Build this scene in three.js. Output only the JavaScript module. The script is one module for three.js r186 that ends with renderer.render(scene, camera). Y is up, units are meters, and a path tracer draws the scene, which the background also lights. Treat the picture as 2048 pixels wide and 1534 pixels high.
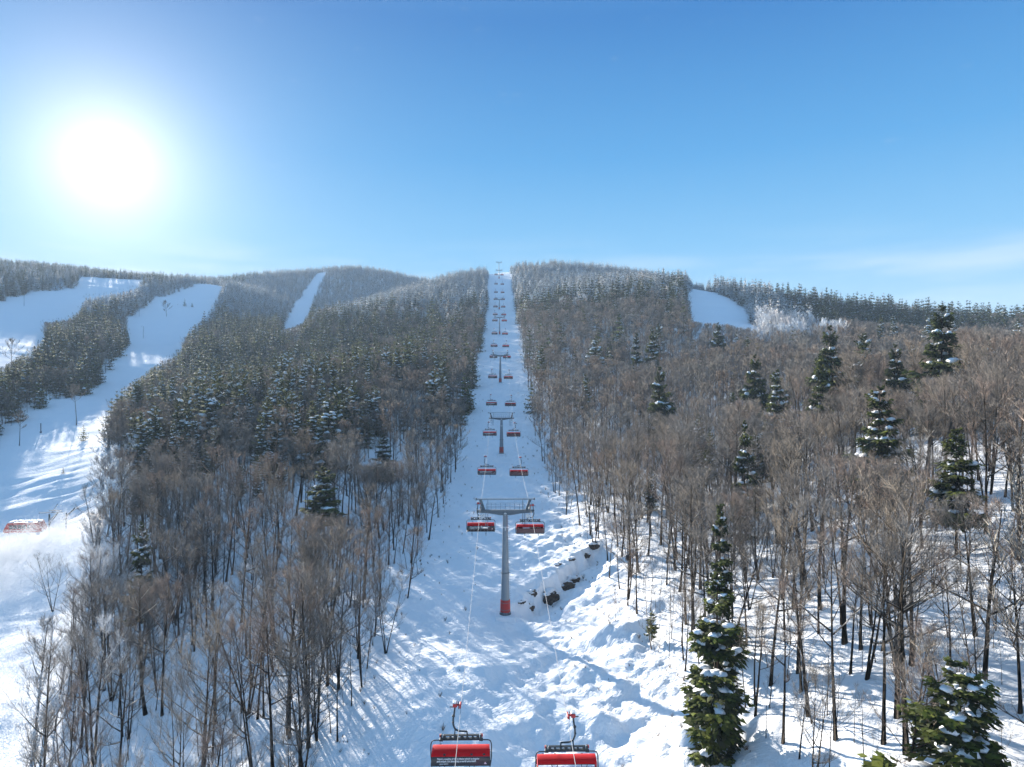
import * as THREE from 'three';
import { mergeGeometries } from 'three/addons/utils/BufferGeometryUtils.js';
import { RoundedBoxGeometry } from 'three/addons/geometries/RoundedBoxGeometry.js';
import { createNoise2D, createNoise3D } from 'simplex-noise';

// ---------------------------------------------------------------- camera, sky, sun, exposure
const scene = new THREE.Scene();
const camera = new THREE.PerspectiveCamera(58.66, 2048 / 1534, 1, 6000);
camera.position.set(0, 0, 0);                 // a drone hovering some 36 m above the lift line
camera.rotation.set(0, THREE.MathUtils.degToRad(-1.154), 0);
const renderer = new THREE.WebGLRenderer({ antialias: true });
renderer.toneMapping = THREE.LinearToneMapping;
renderer.toneMappingExposure = 3.0;           // exposed for the shaded snow
renderer.shadowMap.enabled = true;

const rad = THREE.MathUtils.degToRad;
function rngFrom(seed) {
  let s = seed >>> 0;
  return () => { s = (s + 0x6d2b79f5) >>> 0; let t = Math.imul(s ^ (s >>> 15), 1 | s); t = (t + Math.imul(t ^ (t >>> 7), 61 | t)) ^ t; return ((t ^ (t >>> 14)) >>> 0) / 4294967296; };
}
const noise2 = createNoise2D(rngFrom(11)), noise3 = createNoise3D(rngFrom(12));
const clamp = THREE.MathUtils.clamp, lerp = THREE.MathUtils.lerp, smooth = THREE.MathUtils.smoothstep;
const fbm = (x, y, oct = 4) => { let s = 0, a = 1, n = 0; for (let i = 0; i < oct; i++) { s += a * noise2(x, y); n += a; a *= 0.5; x = x * 2.03 + 17.1; y = y * 2.03 - 9.7; } return s / n; };

const SUN_AZ = rad(-30.6 + 1.15), SUN_EL = rad(15.6);
const sunDir = new THREE.Vector3(Math.sin(SUN_AZ) * Math.cos(SUN_EL), Math.sin(SUN_EL), -Math.cos(SUN_AZ) * Math.cos(SUN_EL));
{
  const W = 2048, H = 1024, data = new Float32Array(W * H * 4);
  const mixc = (a, b, t) => [lerp(a[0], b[0], t), lerp(a[1], b[1], t), lerp(a[2], b[2], t)];
  // radiance at exposure 1 by elevation: horizon, 8, 20, 35, 90 degrees; brightening towards the zenith is added to lift shaded snow
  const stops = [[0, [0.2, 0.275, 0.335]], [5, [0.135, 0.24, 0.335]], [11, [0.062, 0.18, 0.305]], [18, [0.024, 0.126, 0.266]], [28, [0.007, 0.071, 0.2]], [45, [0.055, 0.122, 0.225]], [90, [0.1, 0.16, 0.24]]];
  for (let r = 0; r < H; r++) {
    const el = ((r + 0.5) / H - 0.5) * Math.PI, deg = Math.max(0, el * 180 / Math.PI);
    let k = 0; while (k < stops.length - 2 && deg > stops[k + 1][0]) k++;
    const t = clamp((deg - stops[k][0]) / (stops[k + 1][0] - stops[k][0]), 0, 1), base = mixc(stops[k][1], stops[k + 1][1], t);
    for (let c = 0; c < W; c++) {
      const az = ((c + 0.5) / W - 0.5) * 2 * Math.PI, x = Math.cos(az) * Math.cos(el), z = Math.sin(az) * Math.cos(el), y = Math.sin(el);
      const ang = Math.acos(clamp(x * sunDir.x + y * sunDir.y + z * sunDir.z, -1, 1)) * 180 / Math.PI;
      // forward scattering round the sun: core, aureole, wide veil
      const core = 1.5 * Math.exp(-Math.pow(ang / 0.9, 2)), aure = 0.31 * Math.exp(-Math.pow(ang / 3.6, 1.2)), wide = 0.19 * Math.exp(-ang / 8.5);
      let col = [base[0] + core + aure * 1.22 + wide * 1.0, base[1] + core + aure * 0.98 + wide * 0.95, base[2] + core * 0.98 + aure * 0.86 + wide * 0.8];
      // thin cirrus streaks low above the horizon
      if (deg > 0.2 && deg < 40) {
        const low = Math.exp(-Math.pow((deg - 7.6) / 2.6, 2)) * smooth(fbm(az * 2.1 + 4, deg * 0.3 + 2, 4), -0.3, 0.7) * 0.45
          + Math.exp(-Math.pow((deg - 9.4) / 1.2, 2)) * smooth(fbm(az * 5 + 9, deg * 1.3, 4), 0.05, 0.7) * 0.1;
        const wisp = smooth(fbm(az * 9 - 3, deg * 0.9 + 30, 5), 0.55, 0.9) * 0.10 * smooth(deg, 12, 18);
        const a = clamp(low + wisp, 0, 0.8), white = 0.34 + wide * 0.9 + aure * 0.6;
        col = [lerp(col[0], Math.max(col[0], white * 0.93), a), lerp(col[1], Math.max(col[1], white), a), lerp(col[2], Math.max(col[2], white * 1.05), a)];
      }
      const o = (r * W + c) * 4; data[o] = col[0]; data[o + 1] = col[1]; data[o + 2] = col[2]; data[o + 3] = 1;
    }
  }
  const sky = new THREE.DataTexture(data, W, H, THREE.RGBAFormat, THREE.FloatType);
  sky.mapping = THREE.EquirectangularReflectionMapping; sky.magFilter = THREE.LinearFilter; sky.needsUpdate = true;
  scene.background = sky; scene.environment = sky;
}
const sun = new THREE.DirectionalLight(new THREE.Color(1, 0.93, 0.83), 4.8);
sun.name = 'sun';
sun.position.copy(sunDir).multiplyScalar(800); sun.target.position.set(0, 0, 0);
sun.castShadow = true; sun.shadow.mapSize.set(4096, 4096);
Object.assign(sun.shadow.camera, { left: -900, right: 900, top: 700, bottom: -700, near: 1, far: 3000 });
sun.shadow.radius = 1.0;
scene.add(sun, sun.target);
scene.fog = new THREE.FogExp2(new THREE.Color().setRGB(0.62, 0.8, 1.0), 0.0002);
// ---------------------------------------------------------------- helpers for things and parts
const used = new Map();
function numbered(name) { const n = used.get(name) ?? 0; used.set(name, n + 1); return n ? `${name}_${String(n).padStart(3, '0')}` : name; }
function shade(o) { o.traverse((m) => { if (m.isMesh) { m.castShadow = true; m.receiveShadow = true; } }); return o; }
function tag(o, label, category, group) { o.userData.label = label; if (category) o.userData.category = category; if (group) o.userData.group = group; return o; }
function thing(name, label, category, pos = [0, 0, 0], turn = 0, group) {
  const g = new THREE.Group(); g.name = numbered(name); g.position.set(...pos); g.rotation.y = turn; scene.add(g);
  return tag(g, label, category, group);
}
function part(name, geometry, material, parent) { const m = new THREE.Mesh(geometry, material); m.name = name; m.castShadow = m.receiveShadow = true; parent.add(m); return m; }

// ---------------------------------------------------------------- the lie of the land
const AXIS = 1.03;                                  // x of the lift line, which runs along -z
// survey points: [x, distance up the slope, height relative to the drone]
const SURVEY = [
  [1, -60, -44], [1, 0, -40], [1, 40, -37], [1, 64, -36], [1, 100, -34.5], [1, 130, -32], [1, 160, -30], [1, 220, -23.5], [1, 280, -13], [1, 349, 0], [1, 430, 16], [1, 527, 37.5], [1, 600, 55], [1, 663, 71], [1, 760, 99], [1, 830, 121], [1, 880, 138], [1, 930, 150], [1, 1000, 152], [1, 1200, 140], [-13, 75, -33.5], [-12, 102, -32.5], [-14, 146, -31.5], [-11, 185, -29.5], [-33, 81, -39.5], [-58, 81, -45], [-131, 183, -44], [-130, 193, -43.5], [-54, 93, -42.5], [-80, 132, -42], [-185, 304, -18], [-188, 274, -24.5], [-235, 435, 0.5], [-216, 374, -9], [-306, 606, 34], [-346, 727, 67], [-371, 858, 107], [-382, 938, 133], [-158, 233, -32.5], [-766, 1066, 175.5], [-613, 1063, 165.5], [-510, 1010, 147.5], [-409, 568, 52], [-460, 709, 85.5], [-467, 810, 112.5], [-454, 874, 125.5], [-309, 476, 23], [-292, 406, 8], [-219, 304, -20.5], [-233, 345, -8], [-210, 484, 11.5], [-204, 404, -5.5], [-170, 313, -17.5], [-127, 218, -30.5], [-187, 604, 37.5], [-178, 704, 63.5], [-132, 763, 83], [-79, 852, 121.5], [-43, 891, 137.5], [-116, 402, -2.5], [-78, 362, 2], [-43, 301, -7.5], [-61, 211, -20.5], [-74, 172, -29], [-262, 725, 55.5], [-322, 857, 92], [-353, 857, 107], [-272, 886, 72], [-300, 1066, 129.5], [-317, 1257, 203.5], [-263, 1306, 213.5], [-129, 1203, 175], [-369, 1278, 202], [-460, 1160, 161], [-426, 1229, 188.5], [-235, 740, 50], [-215, 860, 72], [-120, 950, 120], [27, 39, -30], [26, 53, -28.5], [42, 80, -22], [89, 136, -10], [150, 220, -2], [100, 250, -2], [60, 250, -9], [100, 330, 8], [18, 100, -33], [18, 150, -29.5], [16, 66, -35], [136, 417, 33], [182, 556, 68.5], [185, 646, 90], [162, 427, 35.5], [252, 605, 70], [221, 596, 72], [278, 585, 61.5], [324, 544, 50.5], [349, 493, 37.5], [347, 443, 30], [67, 879, 146.5], [130, 868, 139], [182, 816, 115.5], [192, 716, 94.5], [222, 996, 149.5], [274, 945, 130.5], [300, 800, 62], [400, 900, 60], [240, 470, 28], [300, 400, 18], [-900, 1500, 120], [0, 1500, 90], [500, 1500, 40], [800, 600, 10], [600, 300, 0], [300, 100, 4], [200, 60, 2], [100, 0, -14], [-100, 0, -52], [-300, 100, -62], [-500, 200, -52], [-700, 500, 40], [-1000, 1000, 150], [-400, 1500, 190], [450, 300, 12], [700, 1000, 20]
];
const TPS = (() => {
  const S = 100, P = SURVEY.map(([x, d, h]) => [x / S, d / S, h]), n = P.length, N = n + 3;
  const U = (r2) => (r2 < 1e-12 ? 0 : 0.5 * r2 * Math.log(r2));
  const A = Array.from({ length: N }, () => new Float64Array(N + 1));
  for (let i = 0; i < n; i++) {
    for (let j = 0; j < n; j++) A[i][j] = U((P[i][0] - P[j][0]) ** 2 + (P[i][1] - P[j][1]) ** 2);
    A[i][i] += 0.004;                                // a little give
    A[i][n] = A[n][i] = 1; A[i][n + 1] = A[n + 1][i] = P[i][0]; A[i][n + 2] = A[n + 2][i] = P[i][1]; A[i][N] = P[i][2];
  }
  for (let c = 0; c < N; c++) {
    let p = c; for (let r = c + 1; r < N; r++) if (Math.abs(A[r][c]) > Math.abs(A[p][c])) p = r;
    [A[c], A[p]] = [A[p], A[c]];
    for (let r = 0; r < N; r++) if (r !== c) { const f = A[r][c] / A[c][c]; if (f) for (let k = c; k <= N; k++) A[r][k] -= f * A[c][k]; }
  }
  const w = A.map((row, i) => row[N] / row[i]);
  return (x, d) => { x /= S; d /= S; let s = w[n] + w[n + 1] * x + w[n + 2] * d; for (let i = 0; i < n; i++) { const r2 = (P[i][0] - x) ** 2 + (P[i][1] - d) ** 2; if (r2 > 1e-12) s += w[i] * 0.5 * r2 * Math.log(r2); } return s; };
})();
// the long wave of the land on a 5 m raster, looked up with smooth interpolation
const LAND = (() => {
  const x0 = -1500, x1 = 1300, d0 = -220, d1 = 2300, s = 7, nx = Math.ceil((x1 - x0) / s) + 1, nd = Math.ceil((d1 - d0) / s) + 1, a = new Float32Array(nx * nd);
  for (let j = 0; j < nd; j++) for (let i = 0; i < nx; i++) a[j * nx + i] = TPS(clamp(x0 + i * s, -1100, 800), clamp(d0 + j * s, -60, 1600));
  const B = (p0, p1, p2, p3, t) => 0.5 * (2 * p1 + (p2 - p0) * t + (2 * p0 - 5 * p1 + 4 * p2 - p3) * t * t + (3 * p1 - p0 - 3 * p2 + p3) * t * t * t);
  return (x, d) => {
    const u = clamp((x - x0) / s, 1, nx - 3.001), v = clamp((d - d0) / s, 1, nd - 3.001), i = Math.floor(u), j = Math.floor(v), fu = u - i, fv = v - j, q = [];
    for (let k = -1; k < 3; k++) { const o = (j + k) * nx + i; q.push(B(a[o - 1], a[o], a[o + 1], a[o + 2], fu)); }
    return B(q[0], q[1], q[2], q[3], fv);
  };
})();
// ---------------------------------------------------------------- open snow: the lift cut and the pistes
const table = (rows) => (d) => { let k = 0; while (k < rows.length - 2 && d > rows[k + 1][0]) k++; return lerp(rows[k][1], rows[k + 1][1], clamp((d - rows[k][0]) / (rows[k + 1][0] - rows[k][0]), 0, 1)); };
const cutLeft = table([[0, -18], [60, -14.5], [100, -13], [185, -12], [265, -11.5], [450, -12], [700, -11], [900, -13], [1200, -13]]);
const cutRight = table([[0, 24], [60, 20], [90, 18], [120, 17.5], [165, 13.5], [250, 12.5], [450, 15], [700, 16.5], [900, 16], [1200, 16]]);
const PISTES = {
  left_piste: [[-59, 76], [-85, 92], [-123, 122], [-171, 183], [-193, 234], [-213, 296], [-223, 345], [-230, 390], [-249, 440], [-288, 536], [-321, 607], [-372, 708], [-402, 808], [-400, 908], [-397, 968], [-383, 958], [-349, 857], [-311, 731], [-278, 626], [-254, 525], [-222, 425], [-175, 314], [-136, 238], [-117, 202], [-98, 167], [-74, 120], [-61, 93], [-56, 81], [-50, 71]],
  upper_left_piste: [[-342, 397], [-292, 406], [-322, 477], [-361, 547], [-404, 608], [-406, 648], [-466, 770], [-454, 839], [-451, 874], [-480, 940], [-536, 891], [-477, 780], [-494, 730], [-474, 660], [-456, 529]],
  far_run: [[-265, 846], [-305, 1036], [-329, 1267], [-313, 1267], [-287, 1066], [-252, 885]],
  right_piste: [[193, 696], [171, 597], [135, 477], [119, 403], [160, 402], [163, 437], [189, 516], [199, 596], [208, 696]],
};
function edgeDistance(poly, x, d) {                  // positive inside
  let inside = false, best = 1e9;
  for (let i = 0, j = poly.length - 1; i < poly.length; j = i++) {
    const [ax, ay] = poly[j], [bx, by] = poly[i];
    if ((ay > d) !== (by > d) && x < ((bx - ax) * (d - ay)) / (by - ay) + ax) inside = !inside;
    const vx = bx - ax, vy = by - ay, t = clamp(((x - ax) * vx + (d - ay) * vy) / (vx * vx + vy * vy), 0, 1);
    best = Math.min(best, Math.hypot(x - ax - t * vx, d - ay - t * vy));
  }
  return inside ? best : -best;
}
const boxes = Object.values(PISTES).map((p) => ({ p, x0: Math.min(...p.map((q) => q[0])) - 60, x1: Math.max(...p.map((q) => q[0])) + 60, d0: Math.min(...p.map((q) => q[1])) - 60, d1: Math.max(...p.map((q) => q[1])) + 60 }));
// metres into open snow (negative: into the wood), and which opening
function openness(x, d) {
  let best = Math.min(x - cutLeft(d), cutRight(d) - x), groomed = 0;
  for (const b of boxes) { if (x < b.x0 || x > b.x1 || d < b.d0 || d > b.d1) continue; const e = edgeDistance(b.p, x, d); if (e > best) { best = e; groomed = 1; } }
  return [best, groomed];
}
const LEDGE = [[2.2, 103.5], [17.5, 128]];            // the rocky step beside the second tower
function relief(x, d) {
  if (d < -40 || d > 1100) return 0;
  const [o, groomed] = openness(x, d), near = 1 - smooth(d, 260, 700);
  let y = 0.8 * fbm(x / 34, d / 34, 3);
  const cut = (1 - groomed) * smooth(o, -3, 2), lift = d < 420 ? 1 - smooth(d, 180, 420) : 0;
  // wind-packed lumps and old spoil under the lift, nearly smooth on the pistes, soft in the wood
  const lumps = fbm(x / 3.1, d / 3.7, 3), mounds = fbm(x / 9 + 3, d / 10, 3);
  const right = smooth(x, -4, 9);
  y += cut * (0.18 + 0.82 * lift) * ((0.42 + 0.3 * right) * mounds + (0.2 + 0.16 * right) * lumps + 0.05 * (0.3 + right) * Math.abs(noise2(x * 1.3, d * 1.2)));
  y += (1 - cut) * (1 - groomed) * near * (0.5 * mounds + 0.22 * lumps);
  if (groomed && d < 300) { const b = smooth(o, 0, 8) * (1 - smooth(d, 190, 300)); y += b * (0.9 * fbm(x / 26 + 7, d / 12, 2) + 0.1 * fbm(x / 8, d / 3.5, 2)); }
  if (d > 90 && d < 150 && x > -12 && x < 34) {
    const [[ax, ad], [bx, bd]] = LEDGE, vx = bx - ax, vd = bd - ad, L = Math.hypot(vx, vd), t = ((x - ax) * vx + (d - ad) * vd) / (L * L);
    const s = ((x - ax) * vd - (d - ad) * vx) / L + 0.8 * noise2(x * 0.35, d * 0.35), run = smooth(t, -0.12, 0.12) * (1 - smooth(t, 0.9, 1.12));
    y -= run * 2.9 * smooth(s, -0.7, 0.9) * Math.exp(-Math.pow(Math.max(0, s) / 6.5, 2));
    y += run * 0.7 * Math.exp(-Math.pow((s + 3) / 3, 2));
  }
  for (const [mx, md, r, h] of [[16, 90, 3.4, 2.1], [15, 84, 2.4, 0.9], [8, 82, 3, 0.7], [-5, 79, 6, 0.9], [-8, 68, 5, 0.8], [20, 98, 4, 1.2], [5, 73, 4, 0.8], [12, 71, 3, 0.7]])
    if (Math.abs(x - mx) < 12 && Math.abs(d - md) < 12) y += 0.62 * h * Math.exp(-((x - mx) ** 2 + ((d - md) * 0.9) ** 2) / (r * r));
  return y;
}
const ground = (x, d) => LAND(x, d) + relief(x, d);
{
  const steps = (from, to, size) => { const a = [from]; while (a[a.length - 1] < to) a.push(a[a.length - 1] + size(a[a.length - 1])); return a; };
  const xs = steps(-1450, 1250, (x) => { const e = Math.max(0, x < 0 ? -19 - x : x - 25); return 0.36 + e * 0.03 - (x < -19 ? Math.min(e * 0.0008, 0.4) : 0); });
  const ds = steps(-200, 2250, (d) => (d < 52 ? 3 : d < 140 ? 0.38 : 0.38 + (d - 140) * 0.0075 + Math.max(0, d - 700) * 0.01));
  const nx = xs.length, nd = ds.length, pos = new Float32Array(nx * nd * 3), uv = new Float32Array(nx * nd * 2), idx = new Uint32Array((nx - 1) * (nd - 1) * 6);
  let k = 0;
  for (let j = 0; j < nd; j++) for (let i = 0; i < nx; i++, k++) { const x = xs[i], d = ds[j]; pos[k * 3] = x; pos[k * 3 + 1] = ground(x, d); pos[k * 3 + 2] = -d; uv[k * 2] = x; uv[k * 2 + 1] = d; }
  k = 0;
  for (let j = 0; j < nd - 1; j++) for (let i = 0; i < nx - 1; i++) { const a = j * nx + i, b = a + 1, c = a + nx, e = c + 1; idx[k++] = a; idx[k++] = b; idx[k++] = e; idx[k++] = a; idx[k++] = e; idx[k++] = c; }
  const g = new THREE.BufferGeometry();
  g.setAttribute('position', new THREE.BufferAttribute(pos, 3)); g.setAttribute('uv', new THREE.BufferAttribute(uv, 2)); g.setIndex(new THREE.BufferAttribute(idx, 1)); g.computeVertexNormals();
  // snow crust: tiling relief, 14 m a side
  const N = 1024, bump = new Uint8Array(N * N * 4), tile = (u, v, f, o) => { const a = u * 2 * Math.PI, b = v * 2 * Math.PI, r = f / (2 * Math.PI); return noise3(Math.cos(a) * r + o, Math.sin(a) * r + Math.cos(b) * r, Math.sin(b) * r - o); };
  for (let j = 0; j < N; j++) for (let i = 0; i < N; i++) {
    const u = i / N, v = j / N; let h = 0.5 + 0.24 * tile(u, v, 14, 0) + 0.16 * tile(u, v, 34, 5) + 0.1 * tile(u, v, 80, 9);
    const o = (j * N + i) * 4, q = clamp(h, 0, 1) * 255; bump[o] = bump[o + 1] = bump[o + 2] = q; bump[o + 3] = 255;
  }
  const bt = new THREE.DataTexture(bump, N, N, THREE.RGBAFormat); bt.wrapS = bt.wrapT = THREE.RepeatWrapping; bt.magFilter = THREE.LinearFilter; bt.repeat.set(1 / 14, 1 / 14); bt.needsUpdate = true;
  const snow = new THREE.MeshPhysicalMaterial({ name: 'snow', color: new THREE.Color().setRGB(0.91, 0.92, 0.94), roughness: 0.9, specularIntensity: 0.3, bumpMap: bt, bumpScale: 0.13 });
  const m = part('snowy_ground', g, snow, scene); m.userData.kind = 'structure'; m.userData.label = 'snow-covered mountainside with open pistes';
  console.log('ground', nx, nd, nx * nd * 2);
}
// ---------------------------------------------------------------- vegetation: shapes
class Shape {                                        // collects triangles with normals and colours
  constructor() { this.p = []; this.n = []; this.c = []; }
  tri(a, b, c, col, nor) {
    let n = nor; const gx = (b.y - a.y) * (c.z - a.z) - (b.z - a.z) * (c.y - a.y), gy = (b.z - a.z) * (c.x - a.x) - (b.x - a.x) * (c.z - a.z), gz = (b.x - a.x) * (c.y - a.y) - (b.y - a.y) * (c.x - a.x);
    if (n && gx * n.x + gy * n.y + gz * n.z < 0) [b, c] = [c, b];   // the face looks the way its normal does
    if (!n) { n = new THREE.Vector3().subVectors(b, a).cross(new THREE.Vector3().subVectors(c, a)).normalize(); }
    this.p.push(a.x, a.y, a.z, b.x, b.y, b.z, c.x, c.y, c.z); for (let i = 0; i < 3; i++) { this.n.push(n.x, n.y, n.z); this.c.push(col[0], col[1], col[2]); }
  }
  tube(pts, radii, sides, col, colEnd = col, ringHalf = 1) {
    const rings = []; let ref = new THREE.Vector3(0.3, 0.1, 1);
    pts.forEach((q, i) => {
      const t = new THREE.Vector3().subVectors(pts[Math.min(i + 1, pts.length - 1)], pts[Math.max(i - 1, 0)]).normalize();
      const u = new THREE.Vector3().crossVectors(t, Math.abs(t.dot(ref)) > 0.95 * ref.length() ? new THREE.Vector3(1, 0, 0) : ref).normalize(), v = new THREE.Vector3().crossVectors(t, u), ring = [];
      for (let s = 0; s < sides; s++) { const a = (s / sides) * 2 * Math.PI, d = u.clone().multiplyScalar(Math.cos(a)).addScaledVector(v, Math.sin(a)); ring.push([q.clone().addScaledVector(d, radii[i]), d]); }
      rings.push(ring);
    });
    for (let i = 0; i < rings.length - 1; i++) for (let s = 0; s < sides; s++) {
      const A = rings[i][s], B = rings[i][(s + 1) % sides], C = rings[i + 1][(s + 1) % sides], D = rings[i + 1][s], f = i / (rings.length - 1), cc = [lerp(col[0], colEnd[0], f), lerp(col[1], colEnd[1], f), lerp(col[2], colEnd[2], f)];
      for (const [a, b, c] of [[A, C, B], [A, D, C]]) { this.p.push(a[0].x, a[0].y, a[0].z, b[0].x, b[0].y, b[0].z, c[0].x, c[0].y, c[0].z); for (const w of [a, b, c]) { this.n.push(w[1].x, w[1].y, w[1].z); this.c.push(cc[0], cc[1], cc[2]); } }
    }
  }
  blob(centre, r, sx, sy, sz, rng, col, detail = 1) {
    const g = new THREE.IcosahedronGeometry(1, detail), a = g.attributes.position, key = new Map(), q = new THREE.Vector3();
    const put = [];
    for (let i = 0; i < a.count; i++) {
      q.fromBufferAttribute(a, i); const k = `${q.x.toFixed(3)},${q.y.toFixed(3)},${q.z.toFixed(3)}`; if (!key.has(k)) key.set(k, 0.72 + 0.5 * rng());
      const w = key.get(k); put.push(new THREE.Vector3(centre.x + q.x * r * sx * w, centre.y + q.y * r * sy * w, centre.z + q.z * r * sz * w), q.clone());
    }
    for (let i = 0; i < a.count; i += 3) { const v = [0, 1, 2].map((j) => [put[(i + j) * 2], put[(i + j) * 2 + 1]]); for (const w of v) { this.p.push(w[0].x, w[0].y, w[0].z); this.n.push(w[1].x, w[1].y, w[1].z); this.c.push(...col); } }
  }
  get size() { return this.p.length / 9; }
  geometry(colours = true) {
    const g = new THREE.BufferGeometry(); g.setAttribute('position', new THREE.Float32BufferAttribute(this.p, 3)); g.setAttribute('normal', new THREE.Float32BufferAttribute(this.n, 3));
    if (colours) g.setAttribute('color', new THREE.Float32BufferAttribute(this.c, 3)); return g;
  }
}
const V = (x, y, z) => new THREE.Vector3(x, y, z);
const BARK = new THREE.MeshPhysicalMaterial({ name: 'bark', specularIntensity: 0.25, vertexColors: true, roughness: 0.95 });
const TWIG = new THREE.MeshPhysicalMaterial({ name: 'twigs', specularIntensity: 0.25, vertexColors: true, roughness: 0.8 });
const TINTS = [[1.06, 1.12, 1.18], [1.2, 1.16, 1.08], [1.14, 1.02, 0.98], [0.94, 0.96, 0.98]].map((c, i) => { const m = TWIG.clone(); m.name = 'twigs_of_' + ['grey', 'tan', 'reddish', 'dark'][i] + '_hardwood'; m.color.setRGB(...c); return m; });
const RIME = new THREE.MeshPhysicalMaterial({ name: 'rime', specularIntensity: 0.25, color: new THREE.Color().setRGB(0.82, 0.83, 0.85), roughness: 0.9 });
const RIMED_BARK = new THREE.MeshPhysicalMaterial({ name: 'rimed_bark', specularIntensity: 0.25, color: new THREE.Color().setRGB(0.3, 0.29, 0.28), roughness: 0.9 });
const NEEDLE = new THREE.MeshPhysicalMaterial({ name: 'needles', specularIntensity: 0.15, vertexColors: true, roughness: 0.9, transmission: 0.35, thickness: 0, side: THREE.DoubleSide });
const SNOWPAD = new THREE.MeshPhysicalMaterial({ name: 'lying_snow', specularIntensity: 0.25, color: new THREE.Color().setRGB(0.85, 0.87, 0.9), roughness: 0.85 });

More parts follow.
